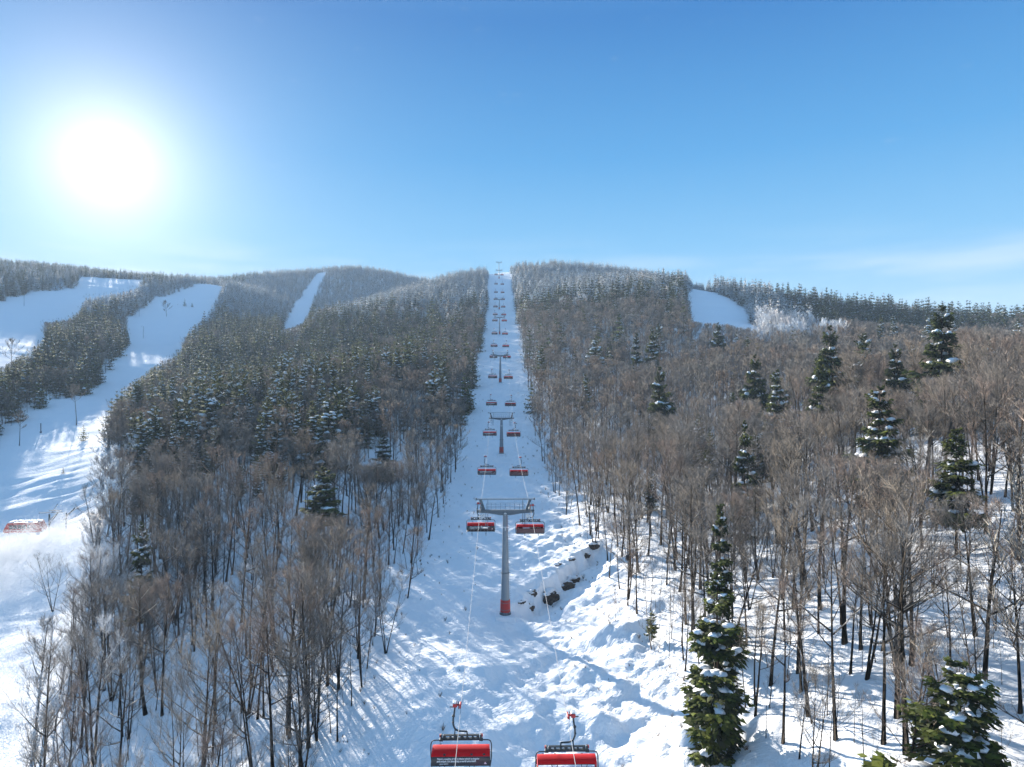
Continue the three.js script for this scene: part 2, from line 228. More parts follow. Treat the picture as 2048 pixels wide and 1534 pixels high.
// A bare hardwood, 1 m high: scaled by its height when set out. style: how wide, where the crown starts, how many limbs
function bareTree(seed, { crown = 0.42, spread = 0.24, limbs = 12, twigs = 14, fork = 3, twigW = 0.00052, stems = 1, tone = 0, lean = 0.055, sides = 6, girth = 1 }) {
  const R = rngFrom(seed), trunk = new Shape(), top = new Shape(), snow = new Shape(), rr = (a, b) => a + (b - a) * R();
  const bark0 = [0.15 + 0.03 * tone, 0.13 + 0.024 * tone, 0.113 + 0.016 * tone], bark1 = [0.2 + 0.05 * tone, 0.178 + 0.038 * tone, 0.157 + 0.025 * tone];
  const tw = () => { const k = rr(0.75, 1.3); return [(0.238 + 0.035 * tone) * k, (0.212 + 0.026 * tone) * k, (0.188 + 0.016 * tone) * k]; };
  const bend = (from, dir, len, n, up, wob) => { const pts = [from.clone()], d = dir.clone().normalize(); for (let i = 0; i < n; i++) { d.y += up / n; d.x += rr(-wob, wob); d.z += rr(-wob, wob); d.normalize(); pts.push(pts[i].clone().addScaledVector(d, len / n)); } return pts; };
  const taper = (r0, r1, n) => Array.from({ length: n + 1 }, (_, i) => lerp(r0, r1, i / n));
  const spray = (at, dir, len) => {                 // a twig and its forks: slim blades
    const d = dir.clone().normalize(), tip = at.clone().addScaledVector(d, len), side = V(rr(-1, 1), rr(-1, 1), rr(-1, 1)).cross(d).normalize(), c = tw();
    const blade = (a, b, w) => { const s2 = V(rr(-1, 1), rr(-1, 1), rr(-1, 1)).cross(V(b.x - a.x, b.y - a.y, b.z - a.z)).normalize().multiplyScalar(w); top.tri(a.clone().add(s2), a.clone().sub(s2), b, c, V(rr(-1, 1), rr(-0.6, 1), rr(-1, 1)).normalize()); };
    blade(at, tip, twigW);
    for (let f = 0; f < fork; f++) { const a = at.clone().lerp(tip, rr(0.2, 0.85)), e = a.clone().addScaledVector(d, len * rr(0.3, 0.6)).addScaledVector(side, len * rr(-0.4, 0.4)).add(V(rr(-0.2, 0.2) * len, rr(-0.05, 0.3) * len, rr(-0.2, 0.2) * len)); blade(a, e, twigW * 0.75); }
  };
  for (let st = 0; st < stems; st++) {
    const ang = rr(0, 6.28), tilt = stems > 1 ? rr(0.1, 0.22) : lean * rr(0.3, 1.4), hgt = stems > 1 ? rr(0.75, 0.98) : 0.97, r0 = (0.0118 * girth) / Math.sqrt(stems);
    const spine = bend(V(0, -0.03, 0), V(Math.cos(ang) * tilt, 1, Math.sin(ang) * tilt), hgt + 0.03, 9, 0.12, 0.035), rad = spine.map((q, i) => lerp(r0, r0 * 0.13, Math.pow(i / 9, 0.85)) * (i === 0 ? 1.35 : 1));
    trunk.tube(spine, rad, sides, bark0, bark1);
    const at = (t) => { const f = clamp(t, 0, 0.999) * 9, i = Math.floor(f); return [spine[i].clone().lerp(spine[i + 1], f - i), lerp(rad[i], rad[i + 1], f - i)]; };
    const nl = Math.round(limbs / Math.pow(stems, 0.6));
    for (let l = 0; l < nl; l++) {
      const t = crown + (0.97 - crown) * Math.pow((l + rr(0.1, 0.9)) / nl, 0.9), [o, orad] = at(t), az = l * 2.4 + rr(-0.6, 0.6) + ang;
      const k = (t - crown) / (1 - crown), el = lerp(0.42, 1.2, k) + rr(-0.2, 0.2), ce = Math.cos(el), se = Math.sin(el);
      // as long as the dome of the crown allows in that direction
      const cy = crown + 0.5 * (1.0 - crown), ry = 0.5 * (1.04 - crown), qa = (ce / spread) ** 2 + (se / ry) ** 2, qb = ((t - cy) * se) / ry ** 2, qc = ((t - cy) / ry) ** 2 - 1;
      const len = Math.max(0.05, (-qb + Math.sqrt(Math.max(0, qb * qb - qa * qc))) / qa) * rr(0.72, 1.06);
      const path = bend(o, V(Math.cos(az) * Math.cos(el), Math.sin(el), Math.sin(az) * Math.cos(el)), len, 4, 0.32, 0.16), lr = Math.min(orad * 0.62, 0.0055);
      top.tube(path, taper(lr, lr * 0.22, 4), 4, bark1, [0.13, 0.1, 0.085]);
      if (R() < 0.5 && k < 0.8) { const sp = path.slice(0, 4).map((q, i) => q.clone().add(V(0, lr * (0.85 - i * 0.17), 0))); snow.tube(sp, [lr * 1.1, lr * 1.05, lr * 0.9, lr * 0.3], 4, [0.85, 0.87, 0.9]); }
      const subs = 5;
      for (let s = 0; s < subs; s++) {
        const f = 0.3 + 0.7 * ((s + R()) / subs), i = Math.min(3, Math.floor(f * 4)), b = path[i].clone().lerp(path[i + 1], f * 4 - i), bd = V(path[i + 1].x - path[i].x, path[i + 1].y - path[i].y, path[i + 1].z - path[i].z).normalize().add(V(rr(-0.75, 0.75), rr(-0.1, 0.75), rr(-0.75, 0.75)));
        const sl = len * rr(0.28, 0.5), sub = bend(b, bd, sl, 2, 0.35, 0.15);
        top.tube(sub, [lr * 0.34, lr * 0.22, lr * 0.1], 3, [0.14, 0.108, 0.09], [0.15, 0.108, 0.082]);
        for (let w = 0; w < twigs; w++) { const g = (w + R()) / twigs, j = g < 0.5 ? 0 : 1, q = sub[j].clone().lerp(sub[j + 1], g * 2 - j), dir = bd.clone().normalize().add(V(rr(-0.9, 0.9), rr(-0.2, 0.9), rr(-0.9, 0.9))); spray(q, dir, rr(0.03, 0.062)); }
      }
    }
    for (let w = 0; w < 26; w++) { const [q] = at(rr(crown * 0.55, 1)); spray(q, V(rr(-1, 1), rr(0.2, 1.2), rr(-1, 1)), rr(0.03, 0.075)); }
  }
  return { trunk: trunk.geometry(), crown: top.geometry(), snow: snow.size ? snow.geometry(false) : null, whole: (() => { const a = new Shape(); for (const s of [trunk, top]) { a.p = a.p.concat(s.p); a.n = a.n.concat(s.n); a.c = a.c.concat(s.c); } return a; })() };
}
// A spruce, 1 m high. snowy: share of boughs that carry a pad of snow
function spruce(seed, { width = 0.19, whorls = 17, per = 6, start = 0.08, droop = 0.35, snowy = 0.4, rime = 0, fine = 6, gap = 0.08, tone = 0, ragged = 0.25, plump = 1, small = 1 }) {
  const R = rngFrom(seed), trunk = new Shape(), needles = new Shape(), snow = new Shape(), rr = (a, b) => a + (b - a) * R();
  trunk.tube([V(0, -0.03, 0), V(rr(-0.004, 0.004), 0.4, 0), V(0, 0.75, rr(-0.004, 0.004)), V(0, 1, 0)], [0.0135, 0.009, 0.0045, 0.0008], 6, [0.07, 0.055, 0.045], [0.08, 0.06, 0.045]);
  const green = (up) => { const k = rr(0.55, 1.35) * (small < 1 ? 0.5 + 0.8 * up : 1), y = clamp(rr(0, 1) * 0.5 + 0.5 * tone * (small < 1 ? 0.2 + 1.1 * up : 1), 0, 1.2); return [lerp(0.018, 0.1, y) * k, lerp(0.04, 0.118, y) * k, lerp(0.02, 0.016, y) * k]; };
  const white = [0.8, 0.82, 0.85];
  const leaf = (a, dir, len, w, up) => {            // a spray of needles: a ragged bent blade of three faces
    const d = dir.clone().normalize(), s = V(0, 1, 0).cross(d).normalize(), m = a.clone().addScaledVector(d, len * 0.5), tip = a.clone().addScaledVector(d, len).add(V(0, -len * rr(0.05, 0.35), 0)), n = V(rr(-0.5, 0.5), 1, rr(-0.5, 0.5)).normalize();
    const l = m.clone().addScaledVector(s, w * rr(0.6, 1.2)), r = m.clone().addScaledVector(s, -w * rr(0.6, 1.2)); l.y -= w * rr(0, 0.6); r.y -= w * rr(0, 0.6);
    const c = R() < rime ? white : green(up);
    needles.tri(a, l, m.clone().add(V(0, w * 0.2, 0)), c, n); needles.tri(a, m, r, c, n); needles.tri(l, tip, m, c, n); needles.tri(m, tip, r, c, n);
  };
  for (let k = 0; k < whorls; k++) {
    const t = start + (0.985 - start) * Math.pow(k / (whorls - 1), 0.92), R0 = width * Math.pow(1 - t, 0.78) * (t < start + 0.12 ? 0.8 : 1) + 0.012, ph = rr(0, 6.28), n = t > 0.85 ? 4 : per;
    for (let b = 0; b < n; b++) {
      if (R() < gap) continue;
      const az = ph + (b / n) * 6.283 + rr(-0.3, 0.3), L = R0 * rr(1 - ragged, 1 + ragged), y0 = t + rr(-0.02, 0.02), sag = droop * (1 - t) + 0.05, out = V(Math.cos(az), 0, Math.sin(az));
      const pt = (f) => V(out.x * L * f, y0 - sag * L * Math.sin(Math.min(f * 1.15, 1) * 2.0) + L * 0.2 * f * f + (t > 0.8 ? L * 0.7 * f : 0), out.z * L * f);
      const steps = Math.max(2, Math.round(fine * (0.45 + 0.75 * (L / width))));
      for (let s = 0; s <= steps; s++) {
        const f = 0.16 + 0.84 * (s / steps), q = pt(f), sl = L * (0.2 + 0.36 * (1 - f)) * rr(0.8, 1.25) * plump + 0.006, w = (0.011 + L * 0.05) * rr(0.8, 1.2) * plump;
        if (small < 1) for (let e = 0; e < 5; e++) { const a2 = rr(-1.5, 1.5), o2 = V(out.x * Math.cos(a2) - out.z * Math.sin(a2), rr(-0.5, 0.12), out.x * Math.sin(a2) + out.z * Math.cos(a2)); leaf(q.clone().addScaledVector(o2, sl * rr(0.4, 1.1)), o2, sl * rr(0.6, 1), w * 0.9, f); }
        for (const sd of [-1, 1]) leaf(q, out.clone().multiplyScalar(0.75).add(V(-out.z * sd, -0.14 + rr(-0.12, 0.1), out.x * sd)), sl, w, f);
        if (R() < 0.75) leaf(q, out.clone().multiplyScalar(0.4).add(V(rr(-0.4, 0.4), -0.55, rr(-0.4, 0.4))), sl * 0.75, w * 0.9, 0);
      }
      leaf(pt(0.92), out.clone().add(V(0, 0.1, 0)), L * 0.22 + 0.008, 0.012 * plump, 1);
      if (R() < snowy && t < 0.95) { const m = fine > 3 ? 2 + Math.floor(R() * 3) : 1, f0 = rr(0.35, 0.8); for (let e = 0; e < m; e++) { const f = clamp(f0 + rr(-0.16, 0.16), 0.25, 0.95), q = pt(f), sz = L * (fine > 3 ? rr(0.09, 0.25) : rr(0.18, 0.32)) + 0.003; q.add(V(rr(-0.6, 0.6) * sz, 0.004 + sz * 0.32, rr(-0.6, 0.6) * sz)); snow.blob(q, sz, Math.abs(out.x) * 0.35 + 0.8, rr(0.4, 0.62), Math.abs(out.z) * 0.35 + 0.8, R, [0.85, 0.87, 0.9], fine > 3 ? 1 : 0); } }
    }
  }
  return { trunk: trunk.geometry(), crown: needles.geometry(), snow: snow.size ? snow.geometry(false) : null, whole: (() => { const a = new Shape(); for (const s of [trunk, needles, snow]) { a.p = a.p.concat(s.p); a.n = a.n.concat(s.n); a.c = a.c.concat(s.c); } return a; })(), size: needles.size + snow.size };
}
// ---------------------------------------------------------------- vegetation: where it stands
const BARE = [
  bareTree(101, {}), bareTree(102, { crown: 0.36, spread: 0.27, limbs: 13, tone: 0.6 }), bareTree(103, { crown: 0.5, spread: 0.22, limbs: 10, tone: -0.4 }),
  bareTree(104, { crown: 0.3, spread: 0.25, stems: 2, limbs: 17, tone: 0.3 }), bareTree(105, { crown: 0.45, spread: 0.3, limbs: 12, tone: 1 }), bareTree(106, { crown: 0.4, spread: 0.2, limbs: 10, lean: 0.09 }),
  bareTree(107, { crown: 0.28, spread: 0.3, stems: 3, limbs: 22, tone: 0.4, girth: 1.1 }),
];
const SAPLING = [bareTree(121, { crown: 0.25, spread: 0.2, limbs: 8, twigs: 4, fork: 2, sides: 4, girth: 0.6, twigW: 0.001, lean: 0.1 }), bareTree(122, { crown: 0.4, spread: 0.16, limbs: 6, twigs: 4, fork: 2, sides: 4, girth: 0.62, twigW: 0.001, lean: 0.14, tone: 0.5 })];
const FAR_BARE = [0, 1, 2, 3].map((i) => bareTree(141 + i, { crown: 0.34, spread: 0.29 + 0.02 * i, limbs: 12, twigs: 8, fork: 2, twigW: 0.0021, sides: 4, tone: [0, 0.5, 1, -0.3][i] }));
const RIMED_BARE = [0, 1].map((i) => bareTree(161 + i, { crown: 0.25, spread: 0.27, limbs: 13, twigs: 9, fork: 2, twigW: 0.0038, sides: 4 }));
const SPRUCE = [
  spruce(201, { snowy: 0.5, tone: 0.7, width: 0.17 }), spruce(202, { snowy: 0.3, tone: 0.5, width: 0.23, droop: 0.15, per: 5, gap: 0.15, ragged: 0.4 }),
  spruce(203, { snowy: 0.55, tone: 0.4, width: 0.15, whorls: 19 }), spruce(204, { snowy: 0.25, tone: 1, width: 0.2, start: 0.3, gap: 0.2, ragged: 0.45 }), spruce(205, { snowy: 0.6, tone: 0.6, width: 0.26, whorls: 15, droop: 0.3, ragged: 0.35 }),
];
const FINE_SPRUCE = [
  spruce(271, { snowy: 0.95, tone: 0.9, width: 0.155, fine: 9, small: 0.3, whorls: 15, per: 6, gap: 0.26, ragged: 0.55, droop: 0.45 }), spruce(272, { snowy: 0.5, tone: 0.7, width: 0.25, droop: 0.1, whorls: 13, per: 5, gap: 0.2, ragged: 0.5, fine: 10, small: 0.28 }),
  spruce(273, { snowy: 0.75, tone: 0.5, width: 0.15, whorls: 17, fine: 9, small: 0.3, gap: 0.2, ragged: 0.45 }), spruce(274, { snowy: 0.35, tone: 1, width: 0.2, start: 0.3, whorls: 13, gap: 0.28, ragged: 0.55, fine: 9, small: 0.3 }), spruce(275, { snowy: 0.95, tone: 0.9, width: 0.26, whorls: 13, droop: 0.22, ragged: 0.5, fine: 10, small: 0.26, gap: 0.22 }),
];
const FAR_SPRUCE = [0, 1, 2].map((i) => spruce(231 + i, { whorls: 9, per: 5, fine: 2, snowy: 0.14, rime: 0.03, plump: 1.5, width: 0.17 + 0.03 * i, tone: 0.35 + 0.3 * i }));
const RIMED_SPRUCE = [0, 1, 2].map((i) => spruce(251 + i, { whorls: 9, per: 5, fine: 2, snowy: 0.9, rime: 0.55, plump: 1.5, width: 0.17 + 0.03 * i }));
console.log('triangles', BARE.map((b) => b.whole.size).join(), SAPLING.map((b) => b.whole.size).join(), FAR_BARE[0].whole.size, SPRUCE.map((s) => s.size).join(), FAR_SPRUCE[0].size);

const R = rngFrom(77);
const trees = [];                                    // { x, d, y, h, kind, k, turn, wide, rime, side }
const inFrame = (x, d) => { const a = rad(1.154), zx = x * Math.cos(a) - d * Math.sin(a), zd = d * Math.cos(a) + x * Math.sin(a); return [zx, zd]; };
// share of spruce and depth of rime by height and place
const conifer = (x, d, y) => {
  const patch = fbm(x / 60 + 5, d / 60, 3);
  let p = y > 30 ? lerp(0.12, 1, smooth(y + patch * 30, 38, 92)) : d < 175 ? (x < 0 ? 0 : 0.025) : 0.03;
  if (x < -45) p = Math.max(p, smooth(d, 150, 230) * smooth(patch, -0.55, 0.0) * (0.66 + 0.25 * smooth(-x, 70, 190)));
  else if (x < 0) p = Math.max(p, smooth(d, 210, 300) * smooth(patch, -0.3, 0.3) * 0.5);
  else p = Math.max(p, smooth(d, 230, 420) * smooth(patch, 0.0, 0.5) * 0.3, x > 170 && d > 430 ? 0.75 : 0);
  return p;
};
const rimed = (x, d, y) => smooth(y + 22 * fbm(x / 40, d / 40 + 9, 2), 48, 92) * (x < -430 ? 0.55 : 1) * (x > 150 && d < 700 ? 0.45 : 1);
{
  let d = 32;
  while (d < 1420) {
    const cell = d < 160 ? 3.15 : d < 300 ? 4.1 : d < 600 ? 4.7 : 5.2, half = 0.79 * d + 34;
    for (let x = -half - (d > 120 && d < 900 ? 110 : 0); x < half; x += cell) {
      const px = x + (R() - 0.5) * cell * 1.1, pd = d + (R() - 0.5) * cell * 1.1, q = R(), q2 = R(), q3 = R(), q4 = R();
      const [o] = openness(px, pd); if (o > -0.6) continue;
      if (pd < 82 && px < 0 && 1024 + ((px - pd * 0.02) / pd) * 1365 < 70) continue;
      const y = LAND(px, pd);
      if (pd < 160 && q < 0.1) continue;
      if (px < 0 && px > -46 && pd > 90 && pd < 230 && q < 0.38) continue;                      // the near wood is open below
      if (pd < 105 && px < -20 && Math.abs(px + 37 + (pd - 85) * 0.2) < 2.8) continue;   // a clear ride in the left wood
      const con = q2 < conifer(px, pd, y), rime = rimed(px, pd, y);
      let kind = con ? 'spruce' : 'bare', h;
      if (con) h = lerp(16, 10.5, smooth(y, 60, 140)) * (0.62 + 0.5 * q3 + 0.28 * q3 ** 4); else h = (pd < 170 ? 17 : lerp(14, 9.5, smooth(y, 30, 100))) * (0.6 + 0.55 * q3);
      if (!con && pd < 170 && q4 < 0.4) { kind = 'sapling'; h = 3.5 + 6 * q3; }
      if (px < 0 && pd < 130 && kind === 'bare') h *= 0.9;
      if (kind === 'spruce' && o > -9 && pd < 260) { kind = 'bare'; h *= 0.9; }
      if (o > -4 && kind !== 'sapling') h *= 0.86;
      if (pd < 165 && R() < 0.55) { const ex = px + (R() - 0.5) * cell, ed = pd + (R() - 0.5) * cell, [eo] = openness(ex, ed); if (eo < -0.6) trees.push({ x: ex, d: ed, y: LAND(ex, ed), h: 2.5 + 6.5 * R() * R() + 1, kind: 'sapling', rime: 0, o: eo, k: Math.floor(R() * 997), turn: R() * 6.283, wide: 0.8 + 0.4 * R() }); }
      trees.push({ x: px, d: pd, y, h, kind, rime, o, k: Math.floor(R() * 997), turn: R() * 6.283, wide: 0.82 + 0.45 * R() });
    }
    d += cell;
  }
}
// rime on the trees that the snow guns have sprayed: beside the right piste and at the foot of the left one
for (const t of trees) {
  if (t.x > 130 && t.d > 340 && t.d < 405) { const [zx, zd] = inFrame(t.x, t.d), px = 1024 + (zx / zd) * 1365; if (px > 1500 && px < 1690) { t.white = R() < 0.8; t.rime = 0.9; } }
  if (t.x > 150 && t.d > 380 && t.d < 720) { const e = -edgeDistance(PISTES.right_piste, t.x, t.d); if (e < 42 && t.x > 158) { t.white = R() < 0.95 - e * 0.012; t.rime = 0.9; if (t.kind === 'bare') t.h *= 0.9; } }
  if (t.x < -34 && t.d < 215) { const e = -edgeDistance(PISTES.left_piste, t.x, t.d); if (e < 10 && R() < 0.55 - e * 0.045) t.white = true; }
}
// trees that stand out, one by one: [x, distance, height, kind index, width, label]
const MARKED = [
  [19.4, 60, -16.2, 0, 1.02, 'tall snow-laden spruce standing by the cut edge, lowest on the right'],
  [27.4, 40, -16.4, 4, 0.95, 'broad green spruce with heavy snow pads in the bottom right corner'],
  [24.2, 74, -13.6, 2, 0.7, 'slim dark spruce rising just behind the tall snow-laden spruce'],
  [89.5, 136, 15.6, 1, 1.05, 'tall layered spruce breaking the skyline above the right-hand wood'],
  [83.5, 170, 14, 1, 0.9, 'layered spruce left of the tallest skyline spruce'],
  [56.5, 100, -0.6, 4, 0.95, 'wide snow-padded spruce in the middle of the right-hand wood'],
  [72, 190, 8, 1, 0.9, 'dark round-topped spruce at the left of the right-hand spruce row'],
  [70, 170, 3.4, 4, 0.9, 'short dark spruce with a bright snow patch among bare crowns on the right'],
  [71.5, 150, 5.2, 3, 0.75, 'narrow olive spruce between two darker ones in the right-hand wood'],
  [47.5, 200, 4.7, 1, 0.85, 'lone small spruce top poking out of the bare wood right of the lift'],
  [51, 75, -4.8, 3, 0.8, 'olive-green slim spruce low at the right edge of the picture'],
  [40, 110, -5.5, 0, 0.7, 'slender spruce half hidden by bare crowns, below the lone spruce top'],
  [107, 330, 29.5, 1, 0.9, 'dark pointed spruce in front of the shaded right-hand piste'],
  [61, 300, 22, 2, 0.95, 'left one of a close pair of tall spruces in the bare wood'],
  [68, 300, 24.5, 0, 0.9, 'right one of a close pair of tall spruces in the bare wood'],
  [94, 160, 9, 1, 0.9, 'dark spruce group top beside the tallest skyline spruce'],
  [-35.6, 140, -18, 3, 1.2, 'ragged grey-green hemlock alone in the brown wood left of the lift'],
  [-32, 190, -14.3, 2, 1.25, 'small solid dark spruce above the brown wood left of the lift'],
  [-61, 118, -23.5, 0, 0.75, 'dark narrow spruce in the lower left wood'],
  [19.4, 86, -28.6, 3, 1.1, 'young thin fir at the right edge of the lift cut'],
  [-165, 275, -16, 2, 1, 'outermost tall spruce at the left end of the dark spruce row by the piste'],
  [-157, 280, -14.5, 0, 1, 'tallest spruce of the dark row beside the left piste'],
  [-150, 278, -17, 1, 0.9, 'third spruce of the dark row beside the left piste'],
  [-364, 800, 99, 1, 0.9, 'tallest of the small spruce clump standing in the upper left piste'],
  [-357, 803, 95, 4, 1.1, 'low bushy spruce right of the clump in the upper left piste'],
  [-371, 798, 93, 0, 1.0, 'left one of the small spruce clump in the upper left piste'],
  [-146, 232, -28, 0, 1.2, 'bushy snowy spruce at the bend of the left piste'],
  [-149, 236, -31, 4, 1.0, 'low spruce beside the bushy snowy one at the bend of the left piste'],
];
const clear = (x, d, r) => { for (const t of trees) if (!t.mark && Math.abs(t.x - x) < r && Math.abs(t.d - d) < r && Math.hypot(t.x - x, t.d - d) < r) t.gone = true; };
for (const [x, d, top, k, w, label] of MARKED) {
  const y = LAND(x, d), h = top - y; clear(x, d, h > 8 ? 3.4 : 1.5);
  trees.push({ x, d, y, h, kind: 'spruce', k, wide: w * clamp(17 / h, 0.85, 1.3), turn: R() * 6.28, rime: 0, mark: label, o: -5 });
  // the hardwoods in front of it are younger and lower
  if (h > 8) for (const t of trees) {
    if (t.mark || t.d > d - 2 || t.d < 30) continue;
    const f = t.d / d, lat = Math.abs(t.x - x * f); if (lat > 2.2 + 3 * f) continue;
    const limit = (y + h * 0.42) * f - t.y; if (t.h > limit) { if (limit < 3.5) t.gone = true; else { t.h = limit; if (limit < 8) t.kind = 'sapling'; } }
  }
}
// the young wood in front of the pistes is low and leaves them in view
const OPEN_VIEW = [
  [[26, 602], [149, 585], [167, 561], [281, 567], [261, 577], [198, 591], [169, 592], [156, 622], [130, 638], [81, 646], [91, 677], [47, 706], [0, 735], [-60, 760], [-60, 606]],
  [[365, 589], [440, 571], [443, 577], [420, 602], [386, 646], [373, 667], [352, 709], [310, 729], [271, 761], [222, 782], [206, 797], [193, 826], [165, 850], [150, 900], [0, 960], [0, 875], [31, 860], [78, 831], [162, 802], [222, 771], [248, 722], [261, 667], [248, 636], [274, 622], [313, 607]],
  [[1374, 583], [1400, 588], [1450, 603], [1497, 615], [1495, 643], [1520, 660], [1460, 650], [1380, 641], [1385, 620]],
  [[562, 660], [592, 612], [641, 548], [656, 546], [626, 600], [606, 645]],
];
for (const t of trees) {
  if (t.mark) continue;
  const [zx, zd] = inFrame(t.x, t.d), px = 1024 + (zx / zd) * 1365, at = (h) => 767 - ((t.y + h) / zd) * 1365;
  for (const poly of OPEN_VIEW) {
    if (t.d > 1000 || at(0) < 540) continue;
    let cut = 0; for (let k = 0; k < 14 && cut === 0; k++) { const h = t.h * (1 - k / 14); if (edgeDistance(poly, px, at(h)) > 0 || cut) cut = 1; }
    if (!cut) continue;
    let h = 0; while (h < t.h && edgeDistance(poly, px, at(h)) < (R() - 0.8) * 8) h += 0.4;
    if (h < 2.2 && edgeDistance(poly, px, at(0)) < 3 && edgeDistance(poly, px, at(0)) > -1) h = 2.2;
    if (h < 1.8) t.gone = true; else t.h = Math.min(t.h, h);
  }
}
{
  const live = trees.filter((t) => !t.gone);
  for (const t of live) {
    const [zx, zd] = inFrame(t.x, t.d); t.size = (t.h * 1365) / zd; t.zd = zd;
    const px = 1024 + (zx / zd) * 1365, py = 767 - ((t.y + t.h * 0.7) / zd) * 1365; t.px = px;
    t.seen = px > -40 && px < 2088 && py > 480 && py < 1640;
  }
  live.sort((a, b) => b.size - a.size);
  const proto = new Map();
  function plant(t, name, shape, label, group, mats) {
    const key = name + shape.trunk.uuid + mats[0].uuid + mats[1].uuid; let g;
    if (!proto.has(key)) { g = new THREE.Group(); part('trunk', shape.trunk, mats[0], g); part('crown', shape.crown, mats[1], g); if (shape.snow) part('lying_snow', shape.snow, SNOWPAD, g).userData.kind = 'stuff'; proto.set(key, g); } else g = proto.get(key).clone();
    g.name = numbered(name); scene.add(g); g.position.set(t.x, ground(t.x, t.d) - 0.1, -t.d); g.rotation.y = t.turn; g.scale.set(t.h * t.wide, t.h, t.h * t.wide);
    return tag(g, label, 'tree', group);
  }
  const BARE_LOOK = ['straight grey', 'broad brown', 'high-crowned dark', 'twin-stemmed', 'wide pale-twigged', 'leaning slim', 'three-stemmed spreading'], SPRUCE_LOOK = ['snow-padded', 'wide-boughed', 'slim snowy', 'ragged bare-footed', 'broad snow-laden'];
  const place = (t) => t.o > -5 && Math.abs(t.x) < 40 && t.d < 330 ? (t.x < AXIS ? `on the left edge of the cut ${t.d < 100 ? 'below' : t.d < 220 ? 'between the first two towers' : 'above'}${t.d < 100 ? ' the nearest tower' : t.d < 220 ? '' : ' the second tower'}` : `on the right edge of the cut ${t.d < 100 ? 'below the nearest tower' : t.d < 220 ? 'between the first two towers' : 'above the second tower'}`)
    : t.x < AXIS ? (t.d < 100 ? 'at the bottom of the left wood' : t.d < 150 ? 'in the lower part of the left wood' : t.px < 420 ? 'in the left wood towards the left piste' : 'deeper in the left wood near the cut') : t.d < 75 ? (t.px > 1750 ? 'in the bottom right corner of the wood' : 'at the foot of the right wood') : t.d < 120 ? (t.px > 1700 ? 'low in the right wood by the picture edge' : 'in the lower part of the right wood') : t.px > 1700 ? 'high in the right wood by the picture edge' : 'deeper in the right wood near the cut';
  const count = { bare: 0, spruce: 0, sapling: 0 }, stuff = {};
  for (const t of live) {
    const side = t.x < AXIS ? 'left' : 'right', green = t.kind === 'spruce', most = green ? 190 : t.kind === 'sapling' ? 160 : 280;
    if (t.seen && count[t.kind] < most && (t.size > 60 || t.mark)) {
      count[t.kind]++;
      if (green) plant(t, 'spruce_tree', t.mark ? FINE_SPRUCE[t.k] : SPRUCE[t.k % 5], t.mark ?? `${SPRUCE_LOOK[t.k % 5]} spruce ${place(t)}`, t.mark ? undefined : `${SPRUCE_LOOK[t.k % 5]} spruces ${place(t)}`, [BARK, NEEDLE]);
      else if (t.kind === 'sapling') plant(t, 'sapling', SAPLING[t.k % 2], t.white ? 'thin sapling white with rime beside the left piste' : `${t.k % 2 ? 'leaning' : 'bushy'} thin bare sapling ${place(t)}`, t.white ? 'rimed saplings by the left piste' : `${t.k % 2 ? 'leaning' : 'bushy'} saplings ${place(t)}`, t.white ? [RIMED_BARK, RIME] : [BARK, TWIG]);
      else {
        plant(t, 'bare_tree', BARE[t.k % BARE.length], t.white ? `${BARE_LOOK[t.k % 7]} hardwood white with rime beside the left piste` : `${BARE_LOOK[t.k % 7]} hardwood ${place(t)}`, t.white ? `${BARE_LOOK[t.k % 7]} rimed hardwoods by the left piste` : `${BARE_LOOK[t.k % 7]} hardwoods ${place(t)}`, t.white ? [RIMED_BARK, RIME] : [BARK, TINTS[(t.k >> 3) % 4]]);
      }
    } else {
      const far = t.zd > 190; let key;
      if (green) key = R() < t.rime ? `rimed_spruce_forest/${t.k % 3}` : far || !t.seen ? `distant_spruce_forest/${t.k % 3}` : `near_spruce_wood/${t.k % 5}`;
      else if (t.white || R() < t.rime * 0.8) key = `rimed_hardwood_forest/${t.k % 2}`;
      else if (t.kind === 'sapling') key = `sapling_thicket/${t.k % 2}`;
      else key = far || !t.seen ? `distant_hardwood_forest/${t.k % 4}` : `near_hardwood_forest/${t.k % BARE.length}`;
      (stuff[key] ??= []).push(t);
    }
  }
  const SETS = { rimed_spruce_forest: [RIMED_SPRUCE, TWIG], distant_spruce_forest: [FAR_SPRUCE, TWIG], near_spruce_wood: [SPRUCE, TWIG], rimed_hardwood_forest: [RIMED_BARE, RIME], sapling_thicket: [SAPLING, TWIG], distant_hardwood_forest: [FAR_BARE, TWIG], near_hardwood_forest: [BARE, TWIG] };
  const about = { rimed_spruce_forest: 'spruce forest white with rime on the upper slopes', distant_spruce_forest: 'dark spruces massed on the middle slopes', near_spruce_wood: 'small spruces between the hardwoods near the lift', rimed_hardwood_forest: 'hardwoods white with rime along the upper pistes', sapling_thicket: 'thin saplings crowding under the near hardwoods', distant_hardwood_forest: 'bare brown hardwood forest across the hillsides', near_hardwood_forest: 'bare hardwoods deeper in the near woods' };
  const M = new THREE.Matrix4(), Q = new THREE.Quaternion(), Y = V(0, 1, 0), C = new THREE.Color(); let total = 0;
